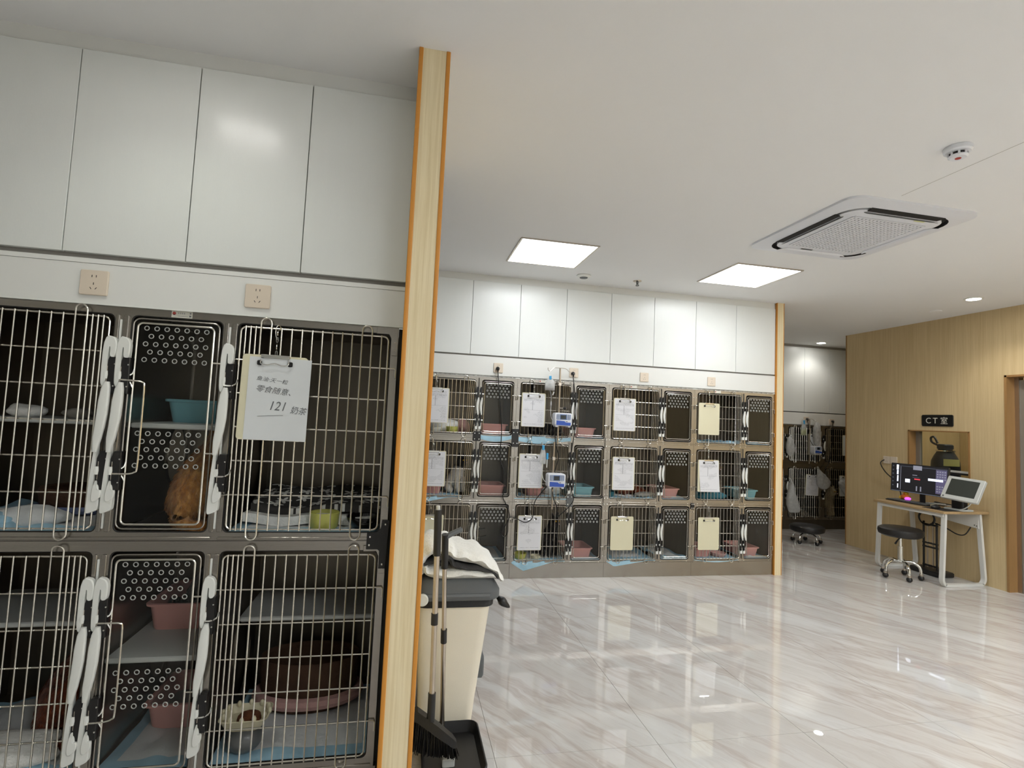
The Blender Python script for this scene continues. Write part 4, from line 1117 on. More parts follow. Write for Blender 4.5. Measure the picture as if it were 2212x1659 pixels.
# ================================================================== animals
def cat(x, y, z, rot, s, mt, label, pose='sit', name='cat', catg='cat'):
    """one continuous skinned body; local -y is where the animal faces"""
    V = []; E = []; R = []
    def j(p, r, par=None):
        V.append(p); R.append(r); i = len(V) - 1
        if par is not None: E.append((par, i))
        return i
    if pose == 'sit':
        pel = j((0, .02, .085), .078); mid = j((0, -.035, .16), .080, pel); ch = j((0, -.085, .225), .066, mid); nk = j((0, -.105, .285), .044, ch); hd = j((0, -.130, .330), .050, nk); mz = j((0, -.175, .315), .026, hd)
        for sx in (-1, 1):
            e = j((sx * .028, -.128, .372), .020, hd); j((sx * .038, -.125, .405), .006, e)
            sh = j((sx * .036, -.105, .16), .030, ch); el = j((sx * .034, -.115, .085), .022, sh); j((sx * .033, -.135, .018), .020, el)
            hp = j((sx * .058, .0, .065), .048, pel); j((sx * .070, -.075, .024), .024, hp)
        t1 = j((.02, .10, .035), .024, pel); t2 = j((.09, .13, .024), .020, t1); j((.15, .08, .02), .014, t2)
        eyes = (-.160, .342)
    elif pose == 'back':   # sitting, hunched, seen from behind: rounded back
        pel = j((0, .03, .095), .088); mid = j((0, .0, .19), .086, pel); ch = j((0, -.05, .265), .066, mid); nk = j((0, -.10, .30), .046, ch); hd = j((0, -.145, .315), .050, nk); mz = j((0, -.19, .295), .026, hd)
        for sx in (-1, 1):
            e = j((sx * .028, -.14, .357), .020, hd); j((sx * .038, -.135, .39), .006, e)
            sh = j((sx * .038, -.09, .17), .030, ch); el = j((sx * .036, -.11, .09), .022, sh); j((sx * .034, -.13, .018), .020, el)
            hp = j((sx * .062, .01, .07), .052, pel); j((sx * .074, -.07, .024), .024, hp)
        t1 = j((-.02, .12, .03), .026, pel); t2 = j((-.10, .14, .022), .022, t1); j((-.16, .08, .02), .016, t2)
        eyes = (-.175, .327)
    else:                  # lying curled
        pel = j((.12, .02, .07), .070); mid = j((.03, .03, .085), .078, pel); ch = j((-.07, .0, .08), .066, mid); nk = j((-.12, -.035, .105), .046, ch); hd = j((-.155, -.065, .12), .048, nk); mz = j((-.165, -.108, .105), .026, hd)
        for sx in (-1, 1):
            e = j((-.150 + sx * .028, -.060, .160), .020, hd); j((-.150 + sx * .036, -.055, .192), .006, e)
            sh = j((-.07 + sx * .03, -.055, .045), .030, ch); j((-.09 + sx * .03, -.13, .020), .020, sh)
            hp = j((.12, .02 + sx * .04, .05), .044, pel); j((.08, -.05 + sx * .02, .02), .022, hp)
        t1 = j((.20, -.02, .03), .022, pel); t2 = j((.17, -.10, .022), .018, t1); j((.09, -.13, .02), .014, t2)
        eyes = None
    me = bpy.data.meshes.new('body'); me.from_pydata([tuple(q * s for q in p) for p in V], E, [])
    me.materials.append(M[mt])
    t = thing(name, (x, y, z), label, catg, 'animals', rot)
    o = bpy.data.objects.new('body', me); COL.objects.link(o); o.parent = t
    sk = o.modifiers.new('skin', 'SKIN'); sk.use_smooth_shade = True; sk.branch_smoothing = .6
    lay = me.skin_vertices[0] if me.skin_vertices else None
    for i, r in enumerate(R): lay.data[i].radius = (r * s, r * s)
    lay.data[0].use_root = True
    ss = o.modifiers.new('subsurf', 'SUBSURF'); ss.levels = 2; ss.render_levels = 2
    # bake the body so that it stays one plain mesh
    dg = bpy.context.evaluated_depsgraph_get(); dg.update()
    baked = bpy.data.meshes.new_from_object(o.evaluated_get(dg)); o.modifiers.clear(); o.data = baked
    if not baked.materials: baked.materials.append(M[mt])
    baked.polygons.foreach_set('use_smooth', [True] * len(baked.polygons))
    # coat: thousands of short hair blades lying along the body
    rnd = random.Random(int(abs(x * 1000)) + 5); tot = 0.0; cum = []
    for p_ in baked.polygons: tot += p_.area; cum.append(tot)
    fm = mb(); import bisect
    for _ in range(6500 if name == 'cat' and y < 3 else 2200):
        p_ = baked.polygons[min(bisect.bisect(cum, rnd.random() * tot), len(cum) - 1)]
        vs_ = [baked.vertices[q].co for q in p_.vertices]; w_ = [rnd.random() for _ in vs_]; sw = sum(w_)
        b_ = Vector((0, 0, 0))
        for q, ww in zip(vs_, w_): b_ += q * (ww / sw)
        n_ = p_.normal; g_ = Vector((rnd.uniform(-.5, .5), .35 + rnd.uniform(-.3, .3), -.9)); g_ = (g_ - n_ * g_.dot(n_))
        g_ = g_.normalized() if g_.length > 1e-4 else n_.orthogonal().normalized()
        L_ = rnd.uniform(.012, .022) * s; sd_ = n_.cross(g_) * (.0011 * s)
        fm.add([b_ - sd_, b_ + sd_, b_ + n_ * L_ * .28 + g_ * L_ * .5 + sd_ * .7, b_ + n_ * L_ * .42 + g_ * L_], [(0, 1, 2), (0, 2, 3)])
    fo = fm.build('coat', M[mt], o, smooth=0); fo['kind'] = 'stuff'
    hp_ = V[4]; mzp = V[5]
    d = Vector(mzp) - Vector(hp_); d.normalize(); sd = d.cross(Vector((0, 0, 1))).normalized(); upv = sd.cross(d)
    for k in (-1, 1):
        e = Vector(hp_) + d * .040 + sd * (.020 * k) + upv * .018
        mb().ball(tuple(e * s), .0075 * s, n=10, m=8).build('eye', M['eye'], t)
    nz = Vector(mzp) + d * .022 + upv * .004
    mb().ball(tuple(nz * s), .006 * s, n=8, m=6).build('nose', M['pinkbed'], t)
    return t

# ---- near cages: contents
ZU, ZL = .958, .157      # inner floors
tray(-.925, -.668, 2.30, 2.60, 1.337, .092, 'aqua', 'aqua tray on the shelf behind the upper clear door')
cat(-.770, 2.235, ZU, math.radians(165), .95, 'orange_fur', 'ginger cat sitting with its back to the upper clear door', 'back')
pad(-1.55, -1.0, 2.10, .5, ZU, False, 'blue and white pad on the floor of the upper left near cage', 3, wav=.012, border=.08)
lump('towel', -1.27, 2.20, ZU + .004, .10, .07, .06, 'pad_white', 'crumpled white towel in the upper left near cage', 'towel', 3, .2)
lump('towel', -1.36, 2.16, ZU + .004, .05, .04, .045, 'pad_blue', 'crumpled blue cloth in the upper left near cage', 'cloth', 5, .25)
def pet_bed(x, y, z, rx, ry, h, mo, mr, label):
    t = thing('pet_bed', (x, y, z), label, 'pet bed')
    def rg(k, zz): return [(rx * k * math.cos(a), ry * k * math.sin(a), zz) for a in [2 * PI * i / 32 for i in range(32)]]
    mb().loft([rg(.86, 0), rg(.94, h * .3), rg(1.0, h * .85), rg(.97, h), rg(.88, h * .95), rg(.8, h * .4), rg(.2, h * .3)]).build('shell', M[mo], t)
    mb().tube([(rx * .99 * math.cos(a), ry * .99 * math.sin(a), h * .22) for a in [2 * PI * i / 32 for i in range(32)]], h * .10 + .004, 8, closed=True).build('piping', M[mr], t)
pet_bed(-1.22, 2.42, ZU + .01, .16, .13, .10, 'brownbed', 'bluebed', 'brown oval bed with a blue band in the upper left near cage')
lump('soft_toy', -1.43, 2.34, 1.335, .055, .045, .05, 'fleece', 'pale soft bundle on the shelf at the left edge', 'bundle', 7, .2)
lump('soft_toy', -1.24, 2.35, 1.335, .045, .04, .045, 'greyfelt', 'speckled soft bundle on the shelf beside the double latch', 'bundle', 8, .25)
pad(-.60, -.06, 2.09, .5, ZU, False, 'blue edged pad under the star blanket', 11, wav=.003, border=.06)
def blanket():
    t = thing('star_blanket', (-.33, 2.4, ZU + .006), 'folded charcoal blanket with white stars in the upper near cage', 'blanket')
    rnd = random.Random(4); ph = [rnd.uniform(0, 6) for _ in range(5)]
    def top(u, v): 
        return (-.575 + .50 * u + .012 * math.sin(v * 5 + ph[0]), 2.215 + .37 * v + .012 * math.sin(u * 6 + ph[1]), ZU + .075 + .014 * math.sin(u * 8 + ph[2]) * math.sin(v * 6 + ph[3]) + .03 * v)
    mb().sheet(20, 14, top, .03).build('star_layer', M['stars'], t, world=True, smooth=80)
    def und(u, v): return (-.580 + .47 * u + .01 * math.sin(v * 6), 2.175 + .40 * v + .014 * math.sin(u * 7 + 1), ZU + .046 + .008 * math.sin(u * 10 + 2))
    mb().sheet(20, 14, und, .034).build('fleece_layer', M['fleece'], t, world=True, smooth=80)
blanket()
bowl(-.278, 2.140, ZU + .006, .056, .062, 'bowl_yellow', 'yellow bowl in front of the star blanket', .006, .8)
bowl(-.128, 2.140, ZU + .006, .070, .048, 'bowl_black', 'shiny black bowl beside the yellow one', .006, .55)
# lower right near cage
pad(-.60, -.06, 2.085, .5, ZL, False, 'white pad with blue hem in the lower near cage beside the partition', 21, wav=.005, border=.07)
pet_bed(-.335, 2.46, ZL + .012, .205, .125, .20, 'brownbed', 'pinkbed', 'big dark brown bed with a pink rim in the lower near cage')
t = thing('feeder', (-.505, 2.15, ZL + .006), 'grey round feeder with a cream dish of kibble', 'feeder')
mb().ball((0, 0, .047), .062, .062, .05, 24, 12).build('base', M['bowl_grey'], t)
def sq(s, z, wob=0): return [(a, b, z) for a, b in rrect(-s, s, -s * .8, s * .8, s * .3, 4)]
mb().loft([sq(.045, .085), sq(.060, .095), sq(.078, .128), sq(.083, .132), sq(.078, .134), sq(.058, .108), sq(.02, .104)]).build('dish', M['cream'], t)
for k in range(12):
    a = 2 * PI * k / 12; mb().ball((.079 * math.cos(a), .064 * math.sin(a), .136), .008, .008, .012, 8, 6).build('dish_scallop', M['cream'], t)
mb().lathe((0.01, 0, 0), [(.042, .108), (.038, .122), (.02, .130), (.001, .131)], 14).build('kibble', M['kibble'], t)
# lower clear door
tray(-.928, -.668, 2.30, 2.60, .536, .105, 'pink', 'pink tray on the shelf behind the lower clear door')
cat(-.78, 2.46, .566, math.radians(120), .80, 'black_fur', 'black cat sitting in the pink tray behind the lower clear door')
tray(-.905, -.668, 2.30, 2.58, ZL + .008, .10, 'pink', 'pink tray on the floor behind the lower clear door')
pad(-.95, -.65, 2.085, .5, ZL, False, 'blue edged pad under the lower pink tray of the near cage', 31, wav=.006, border=.1)
# lower left
pad(-1.56, -1.0, 2.085, .5, ZL, False, 'white pad on the floor of the lower left near cage', 41, wav=.012, border=.06)
lump('fleece_blanket', -1.32, 2.20, ZL + .006, .22, .11, .07, 'fleece', 'bunched white fleece in the lower left near cage', 'blanket', 13, .18)
cat(-1.20, 2.36, ZL + .01, math.radians(150), .92, 'russet_fur', 'russet cat hunched in the lower left near cage', 'back')

# ---- far cages: contents. y of items: just behind the front
def zt(i): return TIERS[i][2] - .012
T1, T2, T3 = zt(0), zt(1), zt(2)
PFY = YF + .03
def ftray(xr, ti, mt, label, w=.25): tray(xr - w, xr, YF + .06, YF + .36, (T1, T2, T3)[ti] + .006, .092, mt, label)
# column 1
ftray(.922, 0, 'pink', 'pink tray behind the first clear door of the top far row')
ftray(.922, 1, 'pink', 'pink tray behind the first clear door of the middle far row')
tray(.15, .36, YF + .10, YF + .36, T2 + .006, .09, 'pink', 'pink tray beside the black and white cat')
pad(.64, .95, YF + .004, .5, T1, True, 'blue pad sagging over the sill of the first clear door, top row', 51, drop=lambda u: .03 + .03 * math.sin(u * 3.1), border=.08)
pad(.12, .52, YF + .004, .5, T2, True, 'blue pad hanging out below the black and white cat', 52, drop=lambda u: max(.004, .07 * (1 - u * 1.25)), border=.3)
pad(.64, .95, YF + .02, .5, T3, False, 'pale blue pad behind the first clear door of the bottom row', 53)
cat(.46, YF + .22, T2 + .004, math.radians(35), .92, 'bw_fur', 'black and white cat sitting in the first cage of the middle row')
cat(.38, YF + .24, T3 + .004, math.radians(-60), .9, 'black_fur', 'dark cat lying in the first cage of the bottom row', 'lie')
lump('towel', .33, YF + .18, T1 + .004, .17, .10, .12, 'fleece', 'white towel heap in the first cage of the top row', 'towel', 17, .15)
lump('towel', .52, YF + .18, T1 + .004, .07, .08, .13, 'pinkbed', 'pink striped cushion in the first cage of the top row', 'cushion', 18, .08)
bowl(.42, YF + .075, T1 + .006, .055, .055, 'bowl_yellow', 'yellow bowl in the first cage of the top row', .006, .75)
bowl(.27, YF + .07, T1 + .006, .05, .045, 'white_plastic', 'white bowl in the first cage of the top row', .006, .75)
r = thing('wire_rack', (.73, YF + .28, T3), 'bent wire rack behind the first clear door of the bottom row', 'rack')
for k, (z1_, z2_) in enumerate(((.20, .22), (.15, .17))): mb().tube([(.62, YF + .25 - k * .08, T3 + z1_), (.80, YF + .33 - k * .08, T3 + z2_)], .004, 6).build('rail', M['wire'], r, world=True)
for x in (.65, .74): mb().tube([(x, YF + .26, T3 + .004), (x, YF + .27, T3 + .20)], .004, 6).build('leg', M['wire'], r, world=True)
mb().tube(smoothpath([(.66, YF + .28, T3 + .205), (.70, YF + .28, T3 + .24), (.74, YF + .3, T3 + .23), (.72, YF + .3, T3 + .28), (.76, YF + .3, T3 + .30)]), .004, 6).build('hook', M['wire'], r, world=True)
# column 2
ftray(1.768, 0, 'pink', 'pink tray behind the second clear door of the top far row')
ftray(1.772, 1, 'aqua', 'aqua tray behind the second clear door of the middle far row')
ftray(1.774, 2, 'pink', 'pink tray behind the second clear door of the bottom far row')
tray(1.12, 1.28, YF + .06, YF + .30, T2 + .006, .085, 'pink', 'small pink tray under the crowded form clipboard')
pad(1.0, 1.50, YF + .004, .5, T1, True, 'blue and white pad hanging out under the black cat', 61, drop=lambda u: .045 + .02 * math.sin(u * 4), border=.07)
pad(1.53, 1.84, YF + .01, .5, T1, False, 'white pad with blue edge behind the second clear door, top row', 62)
pad(1.0, 1.50, YF + .004, .5, T2, True, 'blue pad lip on the sill below the lower infusion pump', 63, drop=lambda u: .012, border=.2)
pad(1.0, 1.49, YF + .004, .5, T3, True, 'blue pad drooping onto the plinth, bottom row second column', 64, drop=lambda u: max(.004, .085 * (1 - (.22 - u) / .22 * .8 if u < .22 else 1 - (u - .22) / .62)), border=.12)
pad(1.54, 1.84, YF + .015, .5, T3, False, 'blue edged pad under the pink tray, bottom row second column', 65)
cat(1.27, YF + .18, T1 + .008, math.radians(5), .98, 'black_fur', 'black cat lying behind the upper infusion pump', 'lie')
lump('towel', 1.40, YF + .2, T2 + .006, .09, .09, .07, 'fleece', 'white towel in the cage behind the lower infusion pump', 'towel', 19, .2)
cat(1.36, YF + .20, T3 + .006, math.radians(20), 1.02, 'black_fur', 'black cat sitting in the second cage of the bottom row')
bowl(1.09, YF + .08, T3 + .006, .06, .05, 'bowl_yellow', 'olive bowl in the bottom row second column', .006, .7)
bowl(1.235, YF + .08, T3 + .006, .05, .028, 'cream', 'shallow cream bowl in the bottom row second column', .005, .8)
# column 3
ftray(2.642, 1, 'pink', 'pink tray behind the third clear door of the middle far row', .22)
pad(2.42, 2.70, YF + .008, .45, T2, False, 'blue pad under the pink tray, middle row third column', 71, wav=.006, border=.25)
pad(1.90, 2.36, YF + .01, .5, T2, False, 'pale blue pad in the middle row third column', 72, wav=.010)
pad(1.89, 2.37, YF + .004, .5, T3, True, 'blue pad curling over the sill, bottom row third column', 73, drop=lambda u: max(.003, .055 * (1 - (.15 - u) / .15 * .8 if u < .15 else 1 - (u - .15) / .75)), border=.2)
pad(2.42, 2.70, YF + .008, .5, T3, False, 'wrinkled blue and white pad behind the third clear door, bottom row', 74, wav=.012, border=.15)
cat(2.20, YF + .26, T2 + .012, math.radians(-20), .85, 'russet_fur', 'brown cat lying in the third cage of the middle row', 'lie')
bowl(1.93, YF + .09, T2 + .012, .05, .05, 'teal', 'teal bowl in the middle row third column', .006, .75)
lump('cloth', 2.29, YF + .10, T2 + .012, .10, .06, .045, 'greyfelt', 'grey folded cloth in front of the brown cat', 'cloth', 23, .2)
# column 4
ftray(3.495, 1, 'aqua', 'aqua tray behind the fourth clear door of the middle far row', .20)
ftray(3.518, 2, 'pink', 'pink tray behind the fourth clear door of the bottom far row', .22)
pad(2.76, 3.24, YF + .008, .45, T1, False, 'folded blue pad in the top row fourth column', 81, wav=.014, border=.5)
pad(3.30, 3.58, YF + .008, .45, T1, False, 'crumpled blue pad behind the fourth clear door of the top row', 82, wav=.012, border=.5)
pad(2.77, 3.24, YF + .004, .5, T3, True, 'blue pad lip over the sill, bottom row fourth column', 83, drop=lambda u: .02 * math.sin(u * 3.1) + .004, border=.2)
pad(3.30, 3.58, YF + .012, .5, T3, False, 'pale blue pad under the pink tray, bottom row fourth column', 84, wav=.008)
cat(3.12, YF + .26, T2 + .006, math.radians(-10), .92, 'tabby_fur', 'tabby cat sitting in the fourth cage of the middle row')
lump('blanket', 2.98, YF + .14, T2 + .004, .17, .09, .09, 'teal', 'teal blanket in front of the tabby cat', 'blanket', 29, .18)
tray(2.82, 3.00, YF + .06, YF + .32, T3 + .006, .09, 'pink', 'pink tray under the bare clipboard, bottom row fourth column')
bowl(3.09, YF + .10, T3 + .006, .075, .04, 'pinkbed', 'wide pink bowl in the bottom row fourth column', .006, .7)

# ================================================================== infusion stands, pumps, bags, cords
YI = YF - .085
def pump(x0, x1, z0, z1, y, label):
    t = thing('infusion_pump', ((x0 + x1) / 2, y, z0), label, 'infusion pump', 'infusion pumps')
    w, h = x1 - x0, z1 - z0
    mb().rbox(-w / 2, w / 2, -.045, .045, .004, h, .018, .006, 'xz', 4).build('case', M['pump_white'], t)
    mb().rbox(-w * .40, w * .40, -.048, -.044, h * .50, h * .90, .006, .001, 'xz', 3).build('keypad', M['pump_face'], t)
    mb().box(-w * .18, w * .14, -.0495, -.0475, h * .55, h * .84).build('screen', M['screen_dark'], t)
    mb().prism([(-w * .40, h * .10), (w * .42, h * .08), (w * .42, h * .30), (w * .12, h * .31), (w * .06, h * .40), (-w * .40, h * .43)], 'xz', -.0495, -.044, .001).build('blue_panel', M['pump_blue'], t)
    mb().rbox(w * .10, w * .26, -.051, -.046, h * .34, h * .42, .005, .001, 'xz', 3).build('door_lever', M['pump_white'], t)
    mb().box(w * .13, w * .23, -.0522, -.0505, h * .365, h * .40).build('lever_slot', M['screen_dark'], t)
    k = [mb().rbox(-.006, .006, -.0006, .0006, -.005, .005, .002, .0002, 'xz', 2)]
    for cx_ in (-.34, -.25, .22, .32):
        for cz_ in (.56, .66, .76, .85):
            mb().rbox(w * cx_ - .0045, w * cx_ + .0045, -.0495, -.0478, h * cz_ - .004, h * cz_ + .004, .0015, .0003, 'xz', 2).build('key', M['lcd_body'], t)
    for s in (-1, 1): mb().rbox(s * w * .36 - .012, s * w * .36 + .012, -.04, .03, -.006, .006, .004, .001, 'xz', 2).build('foot', M['pump_white'], t)
    mb().rbox(-.018, .018, .04, .075, h * .35, h * .75, .006, .002, 'xz', 3).build('pole_clamp', M['black_plastic'], t)
pump(1.299, 1.459, 1.362, 1.482, YI - .03, 'blue and white infusion pump on the top far row')
pump(1.260, 1.420, .822, .946, YI - .03, 'blue and white infusion pump on the middle far row')
def iv_stand(x, ztop, zbot, label, hooks=True, y=YI + .035):
    t = thing('infusion_stand', (x, y, zbot), label, 'infusion stand', 'infusion stands')
    mb().tube([(x, y, zbot), (x, y, ztop)], .0085, 10).build('pole', M['alu'], t, world=True)
    pts = [(x - .115, y, ztop - .002), (x - .112, y, ztop - .022), (x - .095, y, ztop - .032), (x - .075, y, ztop - .015), (x - .055, y, ztop + .002), (x, y, ztop + .002), (x + .055, y, ztop - .002), (x + .08, y, ztop - .022), (x + .10, y, ztop - .03), (x + .115, y, ztop - .026)]
    mb().tube(smoothpath(pts, 4), .003, 6).build('hook_bar', M['alu'], t, world=True)
    mb().rbox(x - .014, x + .014, y - .012, y + .03, ztop - .16, ztop - .13, .004, .002, 'xz', 3).build('rail_hook', M['alu'], t, world=True)
    return t
s1 = iv_stand(1.364, 1.888, 1.20, 'grey infusion stand with double hook above the far socket panel')
kn = mb().ball((1.408, YI + .0, 1.526), .014, .02, .012, 10, 8).build('clamp_knob', M['black_plastic'], s1, world=True)
mb().tube([(1.364, YI + .035, 1.526), (1.408, YI, 1.526)], .006, 8).build('clamp_arm', M['alu'], s1, world=True)
s2 = iv_stand(1.334, 1.215, .62, 'short infusion stand carrying the lower pump')
def iv_bag(x, z0, z1, w, y, label, fluid=None, level=.25):
    t = thing('infusion_bag', (x, y, z0), label, 'infusion bag', 'infusion bags')
    h = z1 - z0
    def sec(k, wz, d): return [(w * wz / 2 * math.cos(a) , d * math.sin(a), h * k) for a in [2 * PI * i / 20 for i in range(20)]]
    mb().loft([sec(0, .9, .003), sec(.05, 1, .010), sec(.25, 1, .018), sec(.6, .95, .015), sec(.85, .6, .008), sec(1, .18, .003)]).build('pouch', M['bag_clear'], t)
    if fluid: mb().loft([sec(.03, .9, .006), sec(.07, .96, .010), sec(level, .96, .015), sec(level + .01, .95, .014)]).build('fluid', M[fluid], t)
    mb().rbox(-.010, .010, -.012, .004, h * .82, h * 1.10, .004, .001, 'xz', 3).build('hanger_clip', M['blue_clip'], t)
    mb().tube([(0, 0, h * 1.08), (0, .02, h * 1.2)], .002, 6).build('hanger_loop', M['white_plastic'], t)
    return t
b1 = iv_bag(1.268, 1.680, 1.800, .094, YI + .02, 'nearly empty blood bag on the upper infusion stand', 'blood', .20)
mb().lathe((1.284, YI + .015, 1.535), [(.006, 0), (.008, .01), (.008, .035), (.004, .05)], 10).build('drip_chamber', M['bag_clear'], b1, world=True)
mb().lathe((1.284, YI + .015, 1.537), [(.006, 0), (.007, .01), (.007, .024)], 10).build('chamber_fluid', M['blood'], b1, world=True)
mb().tube(smoothpath([(1.27, YI + .02, 1.68), (1.283, YI + .016, 1.63), (1.284, YI + .015, 1.585)]), .002, 6).build('line', M['bag_clear'], b1, world=True)
mb().tube(smoothpath([(1.284, YI + .015, 1.535), (1.283, YI + .012, 1.48), (1.290, YI, 1.43), (1.305, YI - .02, 1.40)]), .002, 6).build('line', M['white_plastic'], b1, world=True)
mb().tube([(1.296, YI + .015, 1.64), (1.306, YI + .01, 1.67)], .005, 8).build('roller_clamp', M['white_plastic'], b1, world=True)
b2 = iv_bag(1.228, 1.020, 1.172, .058, YI + .015, 'clear fluid bag in front of the crowded form clipboard')
mb().rbox(1.258, 1.276, YI, YI + .02, 1.062, 1.120, .008, .003, 'xz', 3).build('line_clamp', M['blue_clip'], b2, world=True)
mb().tube([(1.267, YI + .01, 1.062), (1.266, YI + .01, .99)], .0045, 8).build('injection_port', M['white_plastic'], b2, world=True)
mb().tube(smoothpath([(1.232, YI + .015, 1.02), (1.226, YI + .01, .95), (1.230, YI, .905), (1.245, YI - .01, .875), (1.262, YI - .03, .865)]), .003, 6).build('line', M['white_plastic'], b2, world=True)
def plug(x, z, y, t, sz=1.0):
    mb().lathe((x, y - .004, z), [(.016 * sz, 0), (.018 * sz, .012), (.014 * sz, .026), (.007 * sz, .034)], 14, 'y').build('plug', M['black_plastic'], t, world=True)
    mb().tube(smoothpath([(x, y - .030, z), (x, y - .034, z - .012), (x, y - .030, z - .03)], 4), [.009 * sz] * 4 + [.006 * sz] * 5, 8).build('strain_relief', M['black_plastic'], t, world=True)
def cord(pts, label, plugs=(), r=.0042, group='black power cords'):
    t = thing('electric_cable', pts[0], label, 'cable', group)
    mb().tube(smoothpath(pts, 5), r, 6).build('cable', M['cable'], t, world=True)
    for x, y, z in plugs: plug(x, z, y, t)
    return t
yc = YF - .045
cord([(.791, yc + .012, 1.825)] + [(x, yc, z) for x, z in ((.802, 1.711), (.836, 1.425), (.848, 1.261), (.845, 1.057), (.889, .936), (.892, .774), (.887, .714), (.932, .633), (.952, .553), (.930, .493), (.889, .412), (.911, .376), (.942, .412), (.943, .493), (.957, .545), (1.016, .533), (1.101, .502), (1.163, .543), (1.171, .657), (1.198, .718), (1.267, .801), (1.29, .83))],
     'long black cord looping from the first far socket to the lower pump', [(.791, YF - .010, 1.852)])
cord([(1.494, yc + .012, 1.822)] + [(x, yc - .012, z) for x, z in ((1.500, 1.73), (1.523, 1.54), (1.525, 1.371), (1.505, 1.202), (1.494, 1.097), (1.490, .97), (1.496, .86), (1.520, .76), (1.533, .704), (1.491, .642), (1.42, .579), (1.388, .555))] + [(1.380, yc - .014, .64), (1.343, yc - .014, .722), (1.333, yc - .01, .80), (1.34, yc - .03, .825)],
     'black cord hanging beside the far latches to the lower pump', [(1.494, YF - .010, 1.850)])
cord([(1.345, yc - .03, 1.365), (1.337, yc - .012, 1.322), (1.347, yc - .012, 1.197), (1.377, yc - .012, 1.094), (1.355, yc - .01, .985), (1.345, yc - .015, .955)], 'short black cord running between the two infusion pumps')
# ================================================================== waste bin, towel, broom and dustpan
b = thing('waste_bin', (.262, 2.64, 0), 'cream wheeled waste bin with grey lid beside the partition', 'waste bin')
def br(x0, x1, y0, y1, r, z): return [(a, c, z) for a, c in rrect(x0, x1, y0, y1, r, 5)]
mb().loft([br(.140, .372, 2.455, 2.78, .03, .012), br(.136, .376, 2.450, 2.785, .035, .03), br(.130, .385, 2.445, 2.80, .04, .12), br(.102, .432, 2.40, 2.87, .05, .565), br(.098, .438, 2.394, 2.876, .05, .575), br(.098, .438, 2.394, 2.876, .05, .592)]).build('body', M['bin'], b, world=True)
mb().loft([br(.097, .443, 2.388, 2.88, .05, .566), br(.096, .445, 2.386, 2.882, .05, .570), br(.096, .446, 2.386, 2.884, .05, .598)]).build('liner_edge', M['blackbag'], b, world=True)
mb().loft([br(.095, .462, 2.372, 2.89, .06, .600), br(.092, .470, 2.366, 2.895, .065, .606), br(.092, .470, 2.366, 2.895, .065, .635), br(.098, .462, 2.374, 2.887, .06, .643), br(.11, .445, 2.395, 2.87, .06, .672), br(.13, .43, 2.42, 2.85, .06, .682)]).build('lid', M['grey_plastic'], b, world=True)
mb().loft([br(.10, .42, 2.362, 2.372, .004, .612), br(.10, .42, 2.358, 2.376, .006, .622), br(.10, .42, 2.362, 2.372, .004, .632)]).build('lid_rib', M['grey_plastic'], b, world=True)
mb().lathe((.120, 2.364, .612), [(.026, 0), (.026, .010), (.022, .014)], 22, 'y').build('hinge_cap', M['white_plastic'], b, world=True)
for xx in (.16, .39):
    w = mb().lathe((xx, 2.80, .06), [(.06, -.02), (.06, .02)], 24, 'x'); w.build('wheel', M['black_plastic'], b, world=True)
mb().rbox(.40, .445, 2.60, 2.70, .15, .26, .02, .008, 'yz').build('side_grip', M['grey_plastic'], b, world=True)
mb().rbox(.36, .40, 2.44, 2.50, .42, .50, .02, .006, 'xz').build('pull_dent', M['bin'], b, world=True)
mb().tube(smoothpath([(.455, 2.44, .600), (.475, 2.43, .585), (.498, 2.425, .565), (.520, 2.42, .550)]), [.006, .006, .007, .008, .010, .012, .015, .018, .02, .02, .019, .018, .016, .014, .012, .010, .008, .005, .003], 10).build('liner_knot', M['blackbag'], b, world=True)
# folded fleece on the lid
t = thing('fleece_blanket', (.29, 2.55, .682), 'white fleece blanket with dark star lining folded on the bin lid', 'blanket')
def fold(u, v, sx=0): return None
def roll_path(pts, y0, y1, th, mt, nm, wob):
    P = smoothpath([(p[0], 0, p[1]) for p in pts], 5)
    n = len(P)
    def nrm(i):
        a = Vector(P[max(i - 1, 0)]); c = Vector(P[min(i + 1, n - 1)]); d = (c - a).normalized(); return Vector((-d.z, 0, d.x))
    rings = []
    for i in range(n):
        q = Vector(P[i]); k = nrm(i)
        f = min(1, .35 + 3 * min(i, n - 1 - i) / n)
        ring_ = []
        for (a, s) in ((y0, .0), (y0 + .02, .8), (y0 + .05, 1), ((y0 + y1) / 2, 1), (y1 - .05, 1), (y1, 0)):
            e = wob * math.sin(i * .9 + a * 21)
            p = q + k * (th * f * s / 2 + e); ring_.append((p.x, a + wob * math.sin(i * 1.3), p.z))
        for (a, s) in ((y1 - .05, 1), ((y0 + y1) / 2, 1), (y0 + .05, 1), (y0 + .02, .8)):
            p = q - k * (th * f * s / 2); ring_.append((p.x, a, p.z))
        rings.append(ring_)
    mb().loft(rings).build(nm, M[mt], t, world=True, smooth=80)
roll_path([(.125, .740), (.14, .715), (.20, .700), (.30, .700), (.40, .698), (.448, .690)], 2.40, 2.76, .042, 'fleece', 'lower_fold', .004)
roll_path([(.12, .745), (.16, .755), (.20, .775), (.235, .770), (.26, .740), (.31, .728), (.37, .722), (.43, .708), (.462, .680)], 2.405, 2.74, .026, 'darkfleece', 'star_lining', .003)
roll_path([(.118, .705), (.112, .745), (.125, .785), (.16, .808), (.22, .806), (.255, .785), (.31, .772), (.37, .760), (.425, .730), (.462, .700), (.480, .668)], 2.41, 2.78, .046, 'fleece', 'top_fold', .005)

